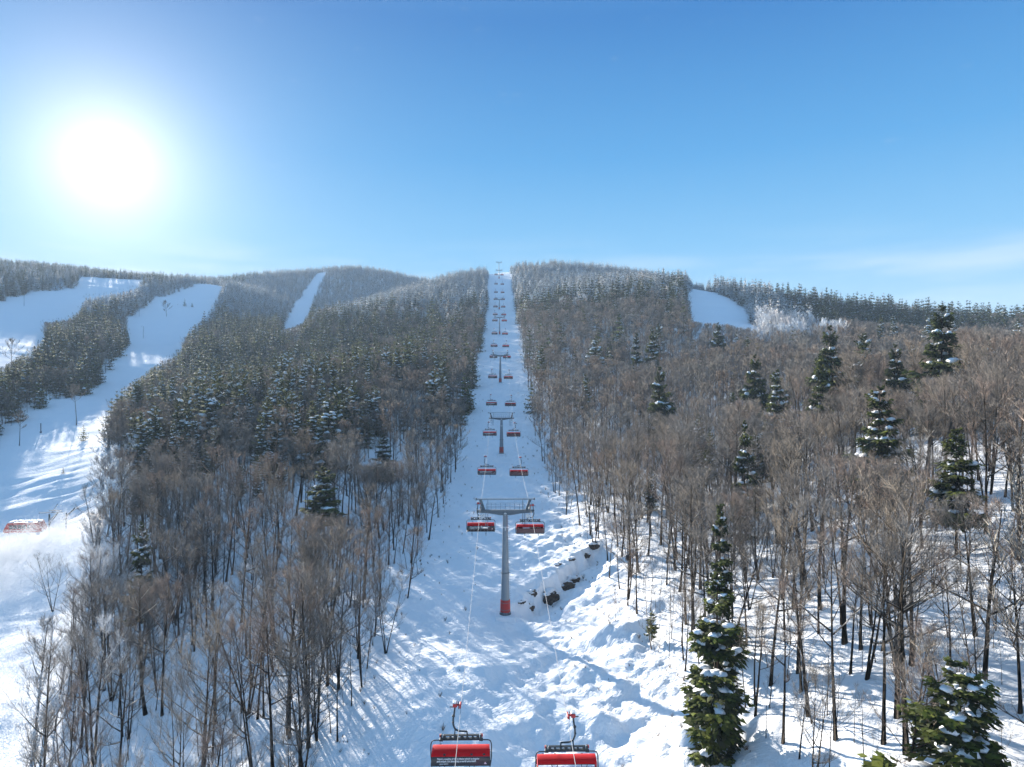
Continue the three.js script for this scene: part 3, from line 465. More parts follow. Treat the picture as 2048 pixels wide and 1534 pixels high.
  for (const [key, list] of Object.entries(stuff).sort()) {
    const [name, k] = key.split('/'), [set, mat] = SETS[name], im = new THREE.InstancedMesh(set[+k].whole.geometry(), mat, list.length), rq = rngFrom(k * 7 + 3);
    list.forEach((t, i) => {
      im.setMatrixAt(i, M.compose(V(t.x, (t.d < 300 ? ground(t.x, t.d) : t.y) - 0.15, -t.d), Q.setFromAxisAngle(Y, t.turn), V(t.h * t.wide, t.h, t.h * t.wide)));
      const b = 0.8 + 0.4 * rq(), w = fbm(t.x / 45, t.d / 45 + 20, 2); im.setColorAt(i, C.setRGB(...(/hardwood|sapling/.test(name) && mat === TWIG ? [[1.06, 1.1, 1.14], [1.18, 1.14, 1.07], [1.12, 1.02, 0.98], [0.94, 0.96, 0.98]][(t.k >> 3) % 4] : [1, 1, 1]).map((q, z) => q * b * (1 + [0.14, 0, -0.12][z] * w))));
    });
    im.name = numbered(name); im.castShadow = im.receiveShadow = true; im.userData.kind = 'stuff'; im.userData.label = about[name]; scene.add(im); total += list.length;
  }
  console.log('trees', JSON.stringify(count), 'instanced', total, Object.entries(stuff).map(([k, v]) => k + ':' + v.length).join(' '));
}
// ---------------------------------------------------------------- the chairlift
const lin = (r, g, b) => new THREE.Color().setRGB(r, g, b);
const STEEL = new THREE.MeshStandardMaterial({ name: 'galvanised_steel', color: lin(0.22, 0.26, 0.295), roughness: 0.55, metalness: 0.35 });
const STEEL_DARK = new THREE.MeshStandardMaterial({ name: 'weathered_steel', color: lin(0.12, 0.15, 0.175), roughness: 0.6, metalness: 0.3 });
const PAD_RED = new THREE.MeshStandardMaterial({ name: 'red_padding', color: lin(0.42, 0.035, 0.03), roughness: 0.75 });
const BLACK = new THREE.MeshStandardMaterial({ name: 'dark_tube', color: lin(0.022, 0.03, 0.035), roughness: 0.5, metalness: 0.2 });
const RED = new THREE.MeshPhysicalMaterial({ name: 'red_bubble', color: lin(0.82, 0.006, 0.014), roughness: 0.6, specularIntensity: 0.35, transmission: 0.5, thickness: 0, side: THREE.DoubleSide });
const MAROON = new THREE.MeshPhysicalMaterial({ name: 'smoked_red', color: lin(0.06, 0.006, 0.012), roughness: 0.3, clearcoat: 0.5, clearcoatRoughness: 0.2 });
const CUSHION = new THREE.MeshStandardMaterial({ name: 'black_cushion', color: lin(0.025, 0.022, 0.026), roughness: 0.7 });
const WHEEL = new THREE.MeshStandardMaterial({ name: 'rubber', color: lin(0.05, 0.05, 0.055), roughness: 0.8 });
const ROPE = new THREE.MeshStandardMaterial({ name: 'steel_rope', color: lin(0.45, 0.45, 0.45), roughness: 0.8 });
const GREYPLATE = new THREE.MeshStandardMaterial({ name: 'pale_plate', color: lin(0.55, 0.58, 0.6), roughness: 0.5, metalness: 0.2 });
const box = (w, h, d, x = 0, y = 0, z = 0, r = 0.015) => { const g = r ? new RoundedBoxGeometry(w, h, d, 1, Math.min(r, w / 3, h / 3, d / 3)) : new THREE.BoxGeometry(w, h, d); g.translate(x, y, z); return g; };
const pipe = (pts, r, sides = 8, seg = 0) => { const c = pts.length > 2 ? new THREE.CatmullRomCurve3(pts.map((p) => V(...p)), false, 'catmullrom', 0.12) : new THREE.LineCurve3(V(...pts[0]), V(...pts[1])); return new THREE.TubeGeometry(c, seg || (pts.length > 2 ? pts.length * 4 : 1), r, sides, false); };
const join = (a) => mergeGeometries(a.map((g) => { const q = g.index ? g.toNonIndexed() : g; for (const k of Object.keys(q.attributes)) if (!['position', 'normal', 'uv'].includes(k)) q.deleteAttribute(k); return q; }));

const HALF = 3.6;                                   // half the rope gauge
// towers: [distance, rope height, ground height is read from the land]
const TOWERS = [[-30, -28], [100, -17.7], [220, -10.2], [349, 15.3], [527, 52], [663, 82.6], [860, 143.2], [958, 170.5]];
const ropeHeight = (d) => {
  let k = 0; while (k < TOWERS.length - 2 && d > TOWERS[k + 1][0]) k++;
  const [d0, h0] = TOWERS[k], [d1, h1] = TOWERS[k + 1], t = (d - d0) / (d1 - d0), L = d1 - d0;
  return lerp(h0, h1, t) - 4 * t * (1 - t) * (k === 0 ? 0.45 : 2.2 * (L / 120) ** 2 * (k > 2 ? 0.75 : 1));
};
for (const s of [-1, 1]) {
  const pts = []; for (let d = -28; d <= 958; d += d < 200 ? 3 : 8) pts.push(V(AXIS + s * HALF, ropeHeight(d), -d));
  const c = new THREE.CatmullRomCurve3(pts), m = part(numbered('haul_rope'), new THREE.TubeGeometry(c, pts.length * 2, 0.02, 8), ROPE, scene);
  tag(m, s < 0 ? 'left steel haul rope, carrying the chairs that come down' : 'right steel haul rope, carrying the chairs that go up', 'cable');
}
// one tower, built for a pole of 1 m length that is then drawn to size
function tower(d, rope, label, big) {
  const base = ground(AXIS, d), arm = rope - 1.02, H = arm - base, t = thing('lift_tower', label, 'lift tower', [AXIS, base, -d], 0, 'towers of the chairlift');
  const cone = (y0, y1, r0, r1, n = 28) => { const g = new THREE.CylinderGeometry(r1, r0, y1 - y0, n, 1); g.translate(0, (y0 + y1) / 2, 0); return g; };
  const rb = big ? 0.69 : 0.6, rt = 0.34, at = (y) => lerp(rb, rt, y / H), sleeve = big ? 1.85 : 2.0, mid = H * 0.42;
  part('base_block', join([box(2.9, 1.1, 2.9, 0, -0.08, 0, 0.1)]), new THREE.MeshStandardMaterial({ color: lin(0.82, 0.84, 0.87), roughness: 0.9 }), t);
  part('foot_flange', join([cone(0.44, 0.56, rb * 1.22, rb * 1.22), ...Array.from({ length: 8 }, (_, i) => box(0.07, 0.28, 0.24, Math.cos(i * 0.785) * (rb + 0.09), 0.68, Math.sin(i * 0.785) * (rb + 0.09), 0))]), STEEL_DARK, t);
  part('pole_section', cone(0.5, mid, at(0.5), at(mid)), STEEL, t); part('pole_section', cone(mid, H - 0.3, at(mid) - 0.012, rt), STEEL, t);
  part('flange_ring', join([cone(mid - 0.05, mid + 0.05, at(mid) + 0.09, at(mid) + 0.09), cone(H - 0.5, H - 0.38, rt + 0.12, rt + 0.12)]), STEEL_DARK, t);
  const pad = part('red_padding', cone(0.85, sleeve + 0.75, at(0.85) + 0.075, at(sleeve + 0.75) + 0.075, 20), PAD_RED, t);
  part('strap', join([1.2, 2.2].map((y) => cone(y, y + 0.06, at(y) + 0.085, at(y) + 0.085, 20))), STEEL_DARK, pad);
  // tapered cross-arm
  const sh = new THREE.Shape(); sh.moveTo(-4.05, 0.2); sh.lineTo(4.05, 0.2); sh.lineTo(4.05, -0.16); sh.lineTo(2.6, -0.2); sh.lineTo(0.75, -0.52); sh.lineTo(-0.75, -0.52); sh.lineTo(-2.6, -0.2); sh.lineTo(-4.05, -0.16); sh.closePath();
  const ag = new THREE.ExtrudeGeometry(sh, { depth: 0.5, bevelEnabled: true, bevelSize: 0.02, bevelThickness: 0.02, bevelSegments: 1 }); ag.translate(0, H, -0.25);
  part('cross_arm', ag, STEEL_DARK, t);
  const boss = part('arm_boss', join([(() => { const g = new THREE.CylinderGeometry(0.22, 0.22, 0.8, 18); g.rotateX(Math.PI / 2); g.translate(0, H - 0.36, 0); return g; })()]), GREYPLATE, t);
  // lifting frame above
  part('lifting_beam', box(8.64, 0.17, 0.2, 0, H + 1.78, 0, 0.02), STEEL, t);
  for (const s of [-1, 1]) {
    const p = new THREE.Shape(); p.moveTo(s * 2.92, 0.18); p.lineTo(s * 3.2, 0.18); p.lineTo(s * 3.86, 1.7); p.lineTo(s * 3.42, 1.7); p.closePath();
    const g = new THREE.ExtrudeGeometry(p, { depth: 0.2, bevelEnabled: false }); g.translate(0, H, -0.1); part('frame_strut', g, STEEL_DARK, t);
    part('beam_end', box(0.2, 0.32, 0.34, s * 4.26, H + 1.8, 0, 0.03), STEEL_DARK, t);
    // sheaves that carry the rope
    const tr = part('sheave_beam', join([box(0.14, 0.26, 4.4, s * HALF - s * 0.2, H + 0.62, 0, 0.02), box(0.3, 0.5, 0.3, s * HALF - s * 0.28, H + 0.4, 0, 0.02), ...[-1.5, 1.5].map((z) => box(0.12, 0.2, 1.4, s * HALF - s * 0.13, H + 0.74, z, 0.02))]), STEEL_DARK, t);
    for (let i = 0; i < 8; i++) { const g = new THREE.TorusGeometry(0.17, 0.055, 6, 16); g.rotateY(Math.PI / 2); g.translate(s * HALF, H + 0.77, -2.0 + i * 0.571); part('sheave', g, WHEEL, tr); }
    // hanging service basket with rungs
    if (big) {
      const bars = []; for (const x of [2.55, 2.86]) for (const z of [-0.5, 0.5]) bars.push(pipe([[s * x, H + (x < 2.6 ? 1.7 : 0.2), z], [s * x, H - 2.2, z]], 0.035, 6));
      for (let k = 0; k < 7; k++) bars.push(pipe([[s * 2.55, H - 0.3 - k * 0.3, 0.5], [s * 2.86, H - 0.3 - k * 0.3, 0.5]], 0.02, 5));
      part('service_ladder', join(bars), STEEL, t);
      part('service_platform', join([box(0.95, 0.06, 2.6, s * 3.0, H - 2.2, 0, 0), box(0.06, 0.12, 2.6, s * 3.46, H - 2.14, 0, 0)]), GREYPLATE, t);
      part('cover_plate', join([box(0.34, 0.62, 0.05, s * 3.18, H - 0.55, 0.6, 0.01), box(0.2, 0.8, 0.05, s * 3.5, H - 0.7, 0.62, 0.01), box(0.5, 0.22, 0.05, s * 3.1, H - 1.4, 0.62, 0.01)]), GREYPLATE, t);
    }
  }
  // catwalk guard rail
  const rail = []; for (const z of big ? [-0.55, 0.55] : [0.4]) { for (const y of [0.62, 1.12]) rail.push(pipe([[-2.75, H + y, z], [2.75, H + y, z]], 0.022, 5)); for (let x = -2.75; x < 2.8; x += 0.6875) rail.push(pipe([[x, H + 0.15, z], [x, H + 1.12, z]], 0.02, 5)); }
  part('guard_rail', join(rail), STEEL, t);
  if (big) {                                       // rungs up the side of the pole
    const rungs = []; for (let y = 2.8; y < H - 0.6; y += 0.34) rungs.push(pipe([[at(y) - 0.02, y, -0.16], [at(y) + 0.2, y, -0.16], [at(y) + 0.2, y, 0.16], [at(y) - 0.02, y, 0.16]], 0.014, 4, 6));
    part('pole_ladder', join(rungs), STEEL, t);
    part('pole_clamp', join([cone(H - 2.35, H - 2.2, at(H - 2.3) + 0.03, at(H - 2.3) + 0.03), box(0.16, 0.5, 0.1, 0, H - 2.5, at(H - 2.4) + 0.05, 0.02)]), GREYPLATE, t);
  }
  return t;
}
const towerLabels = ['nearest grey lift tower with red padded foot, two chairs passing it', 'second lift tower from the bottom, red foot in bright churned snow', 'third lift tower from the bottom, whole pole against blue shaded snow', 'fourth lift tower from the bottom, small grey T half way up the cut', 'fifth lift tower from the bottom, in the narrow upper cut', 'sixth lift tower, standing just below the crest', 'topmost lift tower, its arm against the sky at the crest'];
TOWERS.slice(1).forEach(([d, h], i) => tower(d, h, towerLabels[i], i < 3));

// ---------------------------------------------------------------- chairs: eight seats under a red bubble; origin where the grip holds the rope, front towards +z
function print() {
  const c = document.createElement('canvas'); c.width = 2048; c.height = 300; const g = c.getContext('2d');
  g.fillStyle = '#1b0a10'; g.fillRect(0, 0, 2048, 300);
  const sheen = g.createLinearGradient(0, 0, 2048, 0); sheen.addColorStop(0, '#141018'); sheen.addColorStop(0.6, '#1a1016'); sheen.addColorStop(0.8, '#401522'); sheen.addColorStop(1, '#1a0d14'); g.fillStyle = sheen; g.fillRect(0, 0, 2048, 300);
  g.fillStyle = '#f4f1f0'; g.font = 'bold 84px sans-serif'; g.textBaseline = 'middle';
  g.fillText("There's a quality of life in Maine which is singular", 200, 78, 1480); g.fillText("and unique. It's absolutely a world unto itself.", 200, 160, 1370);
  g.font = '50px sans-serif'; g.fillText('- JAMIE WYETH', 270, 240, 380);
  g.fillStyle = '#e8b8c0'; g.beginPath(); g.moveTo(1830, 250); g.lineTo(1880, 180); g.lineTo(1930, 250); g.closePath(); g.fill();
  const t = new THREE.CanvasTexture(c); t.colorSpace = THREE.SRGBColorSpace; return t;
}
const PRINT = new THREE.MeshPhysicalMaterial({ name: 'printed_visor', map: print(), roughness: 0.35, clearcoat: 0.4, clearcoatRoughness: 0.2 });
function shell(profile, w0, w1, thick, nx = 12) {     // a bent sheet: profile of [y, z] swept across x, a little narrower at the top, with rounded ends
  const pos = [], uv = [], idx = [], n = profile.length, lay = (off, flip) => {
    const b = pos.length / 3;
    profile.forEach(([y, z], j) => { const a = profile[Math.max(0, j - 1)], c = profile[Math.min(n - 1, j + 1)], ty = c[0] - a[0], tz = c[1] - a[1], l = Math.hypot(ty, tz), ny = tz / l, nz = -ty / l; for (let i = 0; i <= nx; i++) { const u = i / nx, x = (u * 2 - 1) * lerp(w0, w1, j / (n - 1)); pos.push(x, y + ny * off, z + nz * off); uv.push(u, 1 - j / (n - 1)); } });
    for (let j = 0; j < n - 1; j++) for (let i = 0; i < nx; i++) { const q = b + j * (nx + 1) + i, r = q + nx + 1; flip ? idx.push(q, q + 1, r, q + 1, r + 1, r) : idx.push(q, r, q + 1, q + 1, r, r + 1); }
    return b;
  };
  const A = lay(thick, false), B = lay(0, true), ring = []; for (let i = 0; i <= nx; i++) ring.push(i); for (let j = 1; j < n; j++) ring.push(j * (nx + 1) + nx); for (let i = nx - 1; i >= 0; i--) ring.push((n - 1) * (nx + 1) + i); for (let j = n - 2; j > 0; j--) ring.push(j * (nx + 1));
  ring.forEach((q, k) => { const r = ring[(k + 1) % ring.length]; idx.push(A + q, A + r, B + q, A + r, B + r, B + q); });
  const g = new THREE.BufferGeometry(); g.setAttribute('position', new THREE.Float32BufferAttribute(pos, 3)); g.setAttribute('uv', new THREE.Float32BufferAttribute(uv, 2)); g.setIndex(idx); g.computeVertexNormals(); return g;
}
function makeChair() {
  const t = new THREE.Group();
  const grip = part('grip', join([box(0.3, 0.26, 0.5, -0.42, 0.06, 0, 0.05), box(0.12, 0.2, 0.7, -0.06, 0.0, 0, 0.03), box(0.3, 0.1, 0.16, -0.22, 0.02, 0, 0.02)]), new THREE.MeshStandardMaterial({ name: 'grip_red', color: lin(0.5, 0.02, 0.02), roughness: 0.4 }), t);
  part('grip_lever', join([box(0.05, 0.55, 0.1, -0.18, 0.0, 0, 0.02), box(0.5, 0.06, 0.08, -0.55, -0.1, 0.05, 0.02)]), BLACK, grip);
  part('grip_cap', box(0.26, 0.1, 0.42, -0.44, 0.22, 0.02, 0.03), GREYPLATE, grip);
  part('hanger', join([pipe([[-0.42, -0.05, 0], [-0.48, -0.55, 0], [-0.55, -0.95, 0], [-0.55, -1.35, 0], [-0.42, -1.66, 0], [-0.15, -1.8, 0], [0.4, -1.83, 0]], 0.062, 10), pipe([[0.4, -1.83, 0], [0.42, -2.06, 0]], 0.05, 8), pipe([[-0.42, -1.68, 0], [-0.45, -2.06, 0]], 0.04, 8), box(0.2, 0.09, 0.2, -0.53, -0.75, 0, 0.02), box(0.16, 0.06, 0.16, -0.56, -1.2, 0, 0.02)]), BLACK, t);
  // perforated beam: top and bottom chords, uprights
  const beam = [box(2.5, 0.07, 0.22, 0, -2.08, 0, 0.02), box(2.5, 0.08, 0.22, 0, -2.3, 0, 0.02)]; for (const [x, w] of [[-1.16, 0.2], [-0.74, 0.14], [-0.38, 0.28], [0.06, 0.22], [0.42, 0.14], [0.8, 0.14], [1.16, 0.2]]) beam.push(box(w, 0.16, 0.18, x, -2.19, 0, 0.01));
  part('carrier_beam', join(beam), BLACK, t);
  for (const s of [-1, 1]) { const b = part('damper', join([box(0.12, 0.3, 0.26, s * 1.36, -2.16, 0, 0.03), box(0.26, 0.14, 0.3, s * 1.38, -2.38, 0, 0.03)]), BLACK, t); part('red_buffer', box(0.08, 0.16, 0.2, s * 1.46, -2.1, 0, 0.02), PAD_RED, b); }
  part('bail', pipe([[-2.06, -4.02, -0.18], [-2.1, -3.6, -0.12], [-2.1, -2.75, 0], [-2.04, -2.52, 0], [-1.86, -2.42, 0], [0, -2.41, 0], [1.86, -2.42, 0], [2.04, -2.52, 0], [2.1, -2.75, 0], [2.1, -3.6, -0.12], [2.06, -4.02, -0.18]], 0.04, 8, 70), BLACK, t);
  // bubble: red roof, printed visor below it, red ends
  const roof = [[-3.06, -0.42], [-2.93, -0.34], [-2.86, -0.2], [-2.83, 0.05], [-2.84, 0.3], [-2.89, 0.52], [-3.0, 0.7], [-3.14, 0.8]];
  const bub = part('bubble', shell(roof, 1.93, 1.98, 0.025), RED, t);
  for (const s of [-1, 1]) {
    const p = new THREE.Shape(); p.moveTo(-0.42, -3.06); for (const [y, z] of roof) p.lineTo(z, y); p.lineTo(0.86, -3.62); p.lineTo(0.5, -3.72); p.lineTo(-0.2, -3.5); p.closePath();
    const g = new THREE.ExtrudeGeometry(p, { depth: 0.02, bevelEnabled: false }); g.rotateY(-Math.PI / 2); g.translate(s * 1.97 + 0.01, 0, 0); part('bubble_end', g, RED, bub);
  }
  part('visor', shell([[-3.15, 0.8], [-3.3, 0.84], [-3.5, 0.86], [-3.74, 0.84]], 1.98, 2.03, 0.025), PRINT, t);
  const hinge = []; for (const x of [-1.1, 0.75, 1.6]) hinge.push(box(0.16, 0.1, 0.1, x, -3.02, 0.76, 0.02)); part('hinge', join(hinge), BLACK, bub);
  // eight seats
  const bench = part('seat_frame', join([pipe([[-2.0, -4.08, 0.2], [2.0, -4.08, 0.2]], 0.04, 8), pipe([[-2.0, -4.08, -0.3], [2.0, -4.08, -0.3]], 0.04, 8), pipe([[-2.06, -4.02, -0.18], [-2.0, -4.1, 0.3]], 0.04, 8), pipe([[2.06, -4.02, -0.18], [2.0, -4.1, 0.3]], 0.04, 8)]), BLACK, t);
  for (let i = 0; i < 8; i++) {
    const x = -1.785 + i * 0.51;
    const s = part('seat', box(0.47, 0.1, 0.52, x, -4.0, 0.06, 0.04), CUSHION, t); const bk = box(0.47, 0.66, 0.09, 0, 0.33, 0, 0.04); bk.rotateX(-0.16); bk.translate(x, -3.94, -0.26); part('backrest', bk, MAROON, t);
    if (i === 1 || i === 5) part('footrest', join([pipe([[x - 0.2, -3.74, 0.74], [x, -4.45, 0.66]], 0.025, 6), pipe([[x + 0.2, -3.74, 0.74], [x, -4.45, 0.66]], 0.025, 6), pipe([[x, -4.45, 0.66], [x, -4.66, 0.7]], 0.03, 6)]), BLACK, t);
  }
  const back = box(4.0, 0.62, 0.03, 0, 0.31, 0, 0.01); back.rotateX(-0.16); back.translate(0, -3.92, -0.345); part('back_panel', back, MAROON, t);
  part('restraint_bar', join([pipe([[-1.95, -3.6, 0.1], [-1.95, -3.7, 0.7], [1.95, -3.7, 0.7], [1.95, -3.6, 0.1]], 0.03, 8, 24)]), BLACK, t);
  return t;
}
const chair = makeChair();
const place = ['lowest', 'second', 'third', 'fourth', 'fifth', 'sixth', 'seventh', 'eighth', 'ninth', 'tenth', 'eleventh', 'twelfth', 'thirteenth', 'fourteenth', 'fifteenth', 'highest'];
const where = ['cut by the bottom edge of the picture', 'passing the nearest tower', 'between the first and second towers', 'just below the arm of the second tower', 'just above the second tower', 'two above the second tower', 'level with the arm of the third tower', 'above the third tower', 'two above the third tower', 'level with the fourth tower', 'just above the fourth tower', 'level with the fifth tower', 'above the fifth tower', 'two above the fifth tower', 'beside the pole of the sixth tower', 'against the sky at the crest'];
let first = true;
for (const s of [-1, 1]) for (let i = 0; i < 16; i++) {
  const d = (s < 0 ? 47.4 : 46.0) + i * 53.45, c = first ? chair : chair.clone(); first = false;
  c.name = numbered('chairlift_chair'); scene.add(c); c.position.set(AXIS + s * HALF, ropeHeight(d), -d); c.rotation.y = s < 0 ? 0 : Math.PI;
  tag(c, s < 0 ? `${place[i]} red chair up the left rope, ${where[i]}` : `${place[i]} red chair up the right rope, ${where[i]}`, 'chairlift chair', s < 0 ? 'chairs coming down the left rope' : 'chairs going up the right rope');
}
// ---------------------------------------------------------------- rocks in the step beside the tower
{
  const tex = (() => { const N = 256, a = new Uint8Array(N * N * 4); for (let j = 0; j < N; j++) for (let i = 0; i < N; i++) { const v = 0.5 + 0.5 * fbm(i / 30, j / 14, 5), w = 0.5 + 0.5 * fbm(i / 60 + 9, j / 60, 3), o = (j * N + i) * 4; a[o] = (38 + 74 * v) * (0.75 + 0.4 * w); a[o + 1] = (34 + 58 * v) * (0.85 + 0.2 * w); a[o + 2] = 30 + 44 * v; a[o + 3] = 255; } const t = new THREE.DataTexture(a, N, N, THREE.RGBAFormat); t.colorSpace = THREE.SRGBColorSpace; t.wrapS = t.wrapT = THREE.RepeatWrapping; t.magFilter = THREE.LinearFilter; t.needsUpdate = true; return t; })();
  const ROCK = new THREE.MeshStandardMaterial({ name: 'brown_rock', map: tex, roughness: 0.95 });
  const spots = [[3.6, 105.2, 0.7, 0.55, 'small round boulder at the lower left end of the rock step'], [4.9, 107.6, 1.15, 0.8, 'big brown boulder beside the nearest tower'], [5.6, 109.6, 0.85, 0.9, 'brown boulder above the big one beside the tower'], [8.6, 112.6, 1.5, 1.1, 'long dark ledge rock in the middle of the rock step'], [9.6, 114.2, 1.2, 0.9, 'jagged dark rock behind the ledge in the middle of the step'], [11.9, 117.2, 1.5, 0.7, 'curved dark rock ledge right of the middle of the step'], [13.4, 119.2, 1.3, 0.8, 'dark rounded rock at the right end of the ledge'], [10.6, 119.8, 0.75, 0.4, 'flat brown stone in the snow above the ledge'], [13.2, 121.6, 0.8, 0.4, 'flat stone to the right above the ledge'], [16.4, 126.4, 0.9, 0.7, 'dark rock at the upper end of the step'], [18.0, 128.2, 1.2, 0.8, 'dark brown rock under the trees at the top of the step']];
  spots.forEach(([x, d, r0, flat, label], i) => {
    const r = r0 * 0.82;
    const rng = rngFrom(500 + i), g0 = new THREE.IcosahedronGeometry(1, 3), p = g0.attributes.position, q = new THREE.Vector3();
    for (let k = 0; k < p.count; k++) { q.fromBufferAttribute(p, k); const s = 1 + 0.3 * noise3(q.x * 1.3 + i * 7, q.y * 1.3, q.z * 1.3) - 0.3 * Math.abs(noise3(q.x * 2.2, q.y * 4.6 + i * 3, q.z * 2.2)) + 0.1 * noise3(q.x * 6, q.y * 7 + i, q.z * 6); p.setXYZ(k, q.x * r * s * 1.25, q.y * r * flat * s, q.z * r * 0.8 * s); }
    g0.computeVertexNormals();
    const t = thing('boulder', label, 'rock', [x, ground(x, d) + r * flat * 0.02, -d], 0.6 + rng() * 0.5, 'rocks bared in the step beside the tower');
    part('stone', g0, ROCK, t);
    const cap = new Shape(); for (let k = 0; k < 9; k++) cap.blob(V((rng() - 0.5) * r * 2.1, r * flat * (0.45 + 0.4 * rng()), (rng() - 0.75) * r * 1.1), r * (0.35 + 0.25 * rng()), 1.3, 0.42, 1, rng, [1, 1, 1], 2);
    part('snow_cap', cap.geometry(false), SNOWPAD, t);
  });
  // weeds, twigs and clods that stick out of the snow beside the cut
  const tuft = new Shape(), rt = rngFrom(640); for (let k = 0; k < 16; k++) { const a = rt() * 6.28, l = 0.25 + 0.55 * rt(), e = V(Math.cos(a) * l * 0.7, l, Math.sin(a) * l * 0.7), s = V(-Math.sin(a), 0, Math.cos(a)).multiplyScalar(0.018); tuft.tri(s, s.clone().negate(), e, [0.12, 0.08, 0.05]); const m = e.clone().multiplyScalar(0.6); tuft.tri(m.clone().add(s), m.clone().sub(s), m.clone().add(V((rt() - 0.5) * 0.5, 0.3, (rt() - 0.5) * 0.5)), [0.15, 0.095, 0.06]); }
  const M = new THREE.Matrix4(), list = []; let tries = 0;
  while (list.length < 520 && tries++ < 60000) { const d = 58 + 380 * rt() ** 1.6, side = rt() < 0.62 ? 1 : -1, e = side > 0 ? cutRight(d) : cutLeft(d), x = e - side * (rt() ** 2) * 11 + side * 1.5, [o] = openness(x, d); if (o < -2) continue; const s = 0.35 + rt() * rt() * 1.15; list.push([x, d, s]); }
  const im = new THREE.InstancedMesh(tuft.geometry(), TWIG, list.length); list.forEach(([x, d, s], i) => im.setMatrixAt(i, M.compose(V(x, ground(x, d) - 0.03, -d), new THREE.Quaternion().setFromAxisAngle(V(0, 1, 0), i * 2.4), V(s, s, s))));
  im.name = 'dry_weeds'; im.userData.kind = 'stuff'; im.userData.label = 'dry weeds and twigs poking through the snow along the cut'; im.castShadow = true; scene.add(im);
}
// ---------------------------------------------------------------- small trees with a look of their own
{
  const solo = (x, d, h, shape, label, wide = 1, sink = 0.1) => { const g = new THREE.Group(); g.name = numbered('bare_tree'); part('trunk', shape.trunk, BARK, g); part('crown', shape.crown, TWIG, g); g.position.set(x, ground(x, d) - sink, -d); g.scale.set(h * wide, h, h * wide); scene.add(g); return tag(g, label, 'tree'); };
  const umbrella = bareTree(301, { crown: 0.6, spread: 0.26, limbs: 16, twigs: 12, fork: 3, tone: 1, lean: 0.02, twigW: 0.0016 });
  solo(-185.5, 304, 17.5, umbrella, 'lone tall-stemmed tree with a tan umbrella crown on the left piste', 0.9);
  solo(-189.5, 274, 13.5, bareTree(302, { crown: 0.5, spread: 0.22, limbs: 12, twigW: 0.0016 }), 'lone thin tree low on the left piste, close to the picture edge');
  solo(-292, 415, 17, bareTree(303, { crown: 0.22, spread: 0.36, limbs: 16, twigs: 11, twigW: 0.0018 }), 'wide fan-shaped bare tree below the upper left piste', 1.1);
  solo(-85, 132, 11.5, bareTree(304, { crown: 0.25, spread: 0.34, stems: 3, limbs: 20, twigs: 7 }), 'many-stemmed bare tree leaning over the powdery left piste', 1.1);
  solo(-356, 740, 17, bareTree(305, { crown: 0.3, spread: 0.34, limbs: 14, twigs: 12, twigW: 0.003 }), 'round dark bare tree standing on the upper part of the left piste', 1.1);
  solo(-345, 640, 15, bareTree(306, { crown: 0.3, spread: 0.2, limbs: 10, twigW: 0.003 }), 'slim pale tree at the left rim of the left piste');
  // a beech sapling that kept its orange leaves
  const b = bareTree(310, { crown: 0.2, spread: 0.24, limbs: 9, twigs: 5, fork: 2, twigW: 0.002, sides: 5, girth: 0.7 }), leaves = new Shape(), r = rngFrom(311);
  for (let k = 0; k < 150; k++) { const a = r() * 6.28, q = V(Math.cos(a) * 0.2 * r(), 0.3 + 0.6 * r(), Math.sin(a) * 0.2 * r()), u = V(r() - 0.5, r() - 0.5, r() - 0.5).multiplyScalar(0.05), w = V(r() - 0.5, -r() * 0.6, r() - 0.5).multiplyScalar(0.06); leaves.tri(q, q.clone().add(u), q.clone().add(w), [0.42, 0.17, 0.06]); }
  const beech = solo(15.6, 90.5, 4.2, b, 'small beech sapling with orange leaves at the edge of the cut'); part('leaves', leaves.geometry(), TWIG, beech);
}
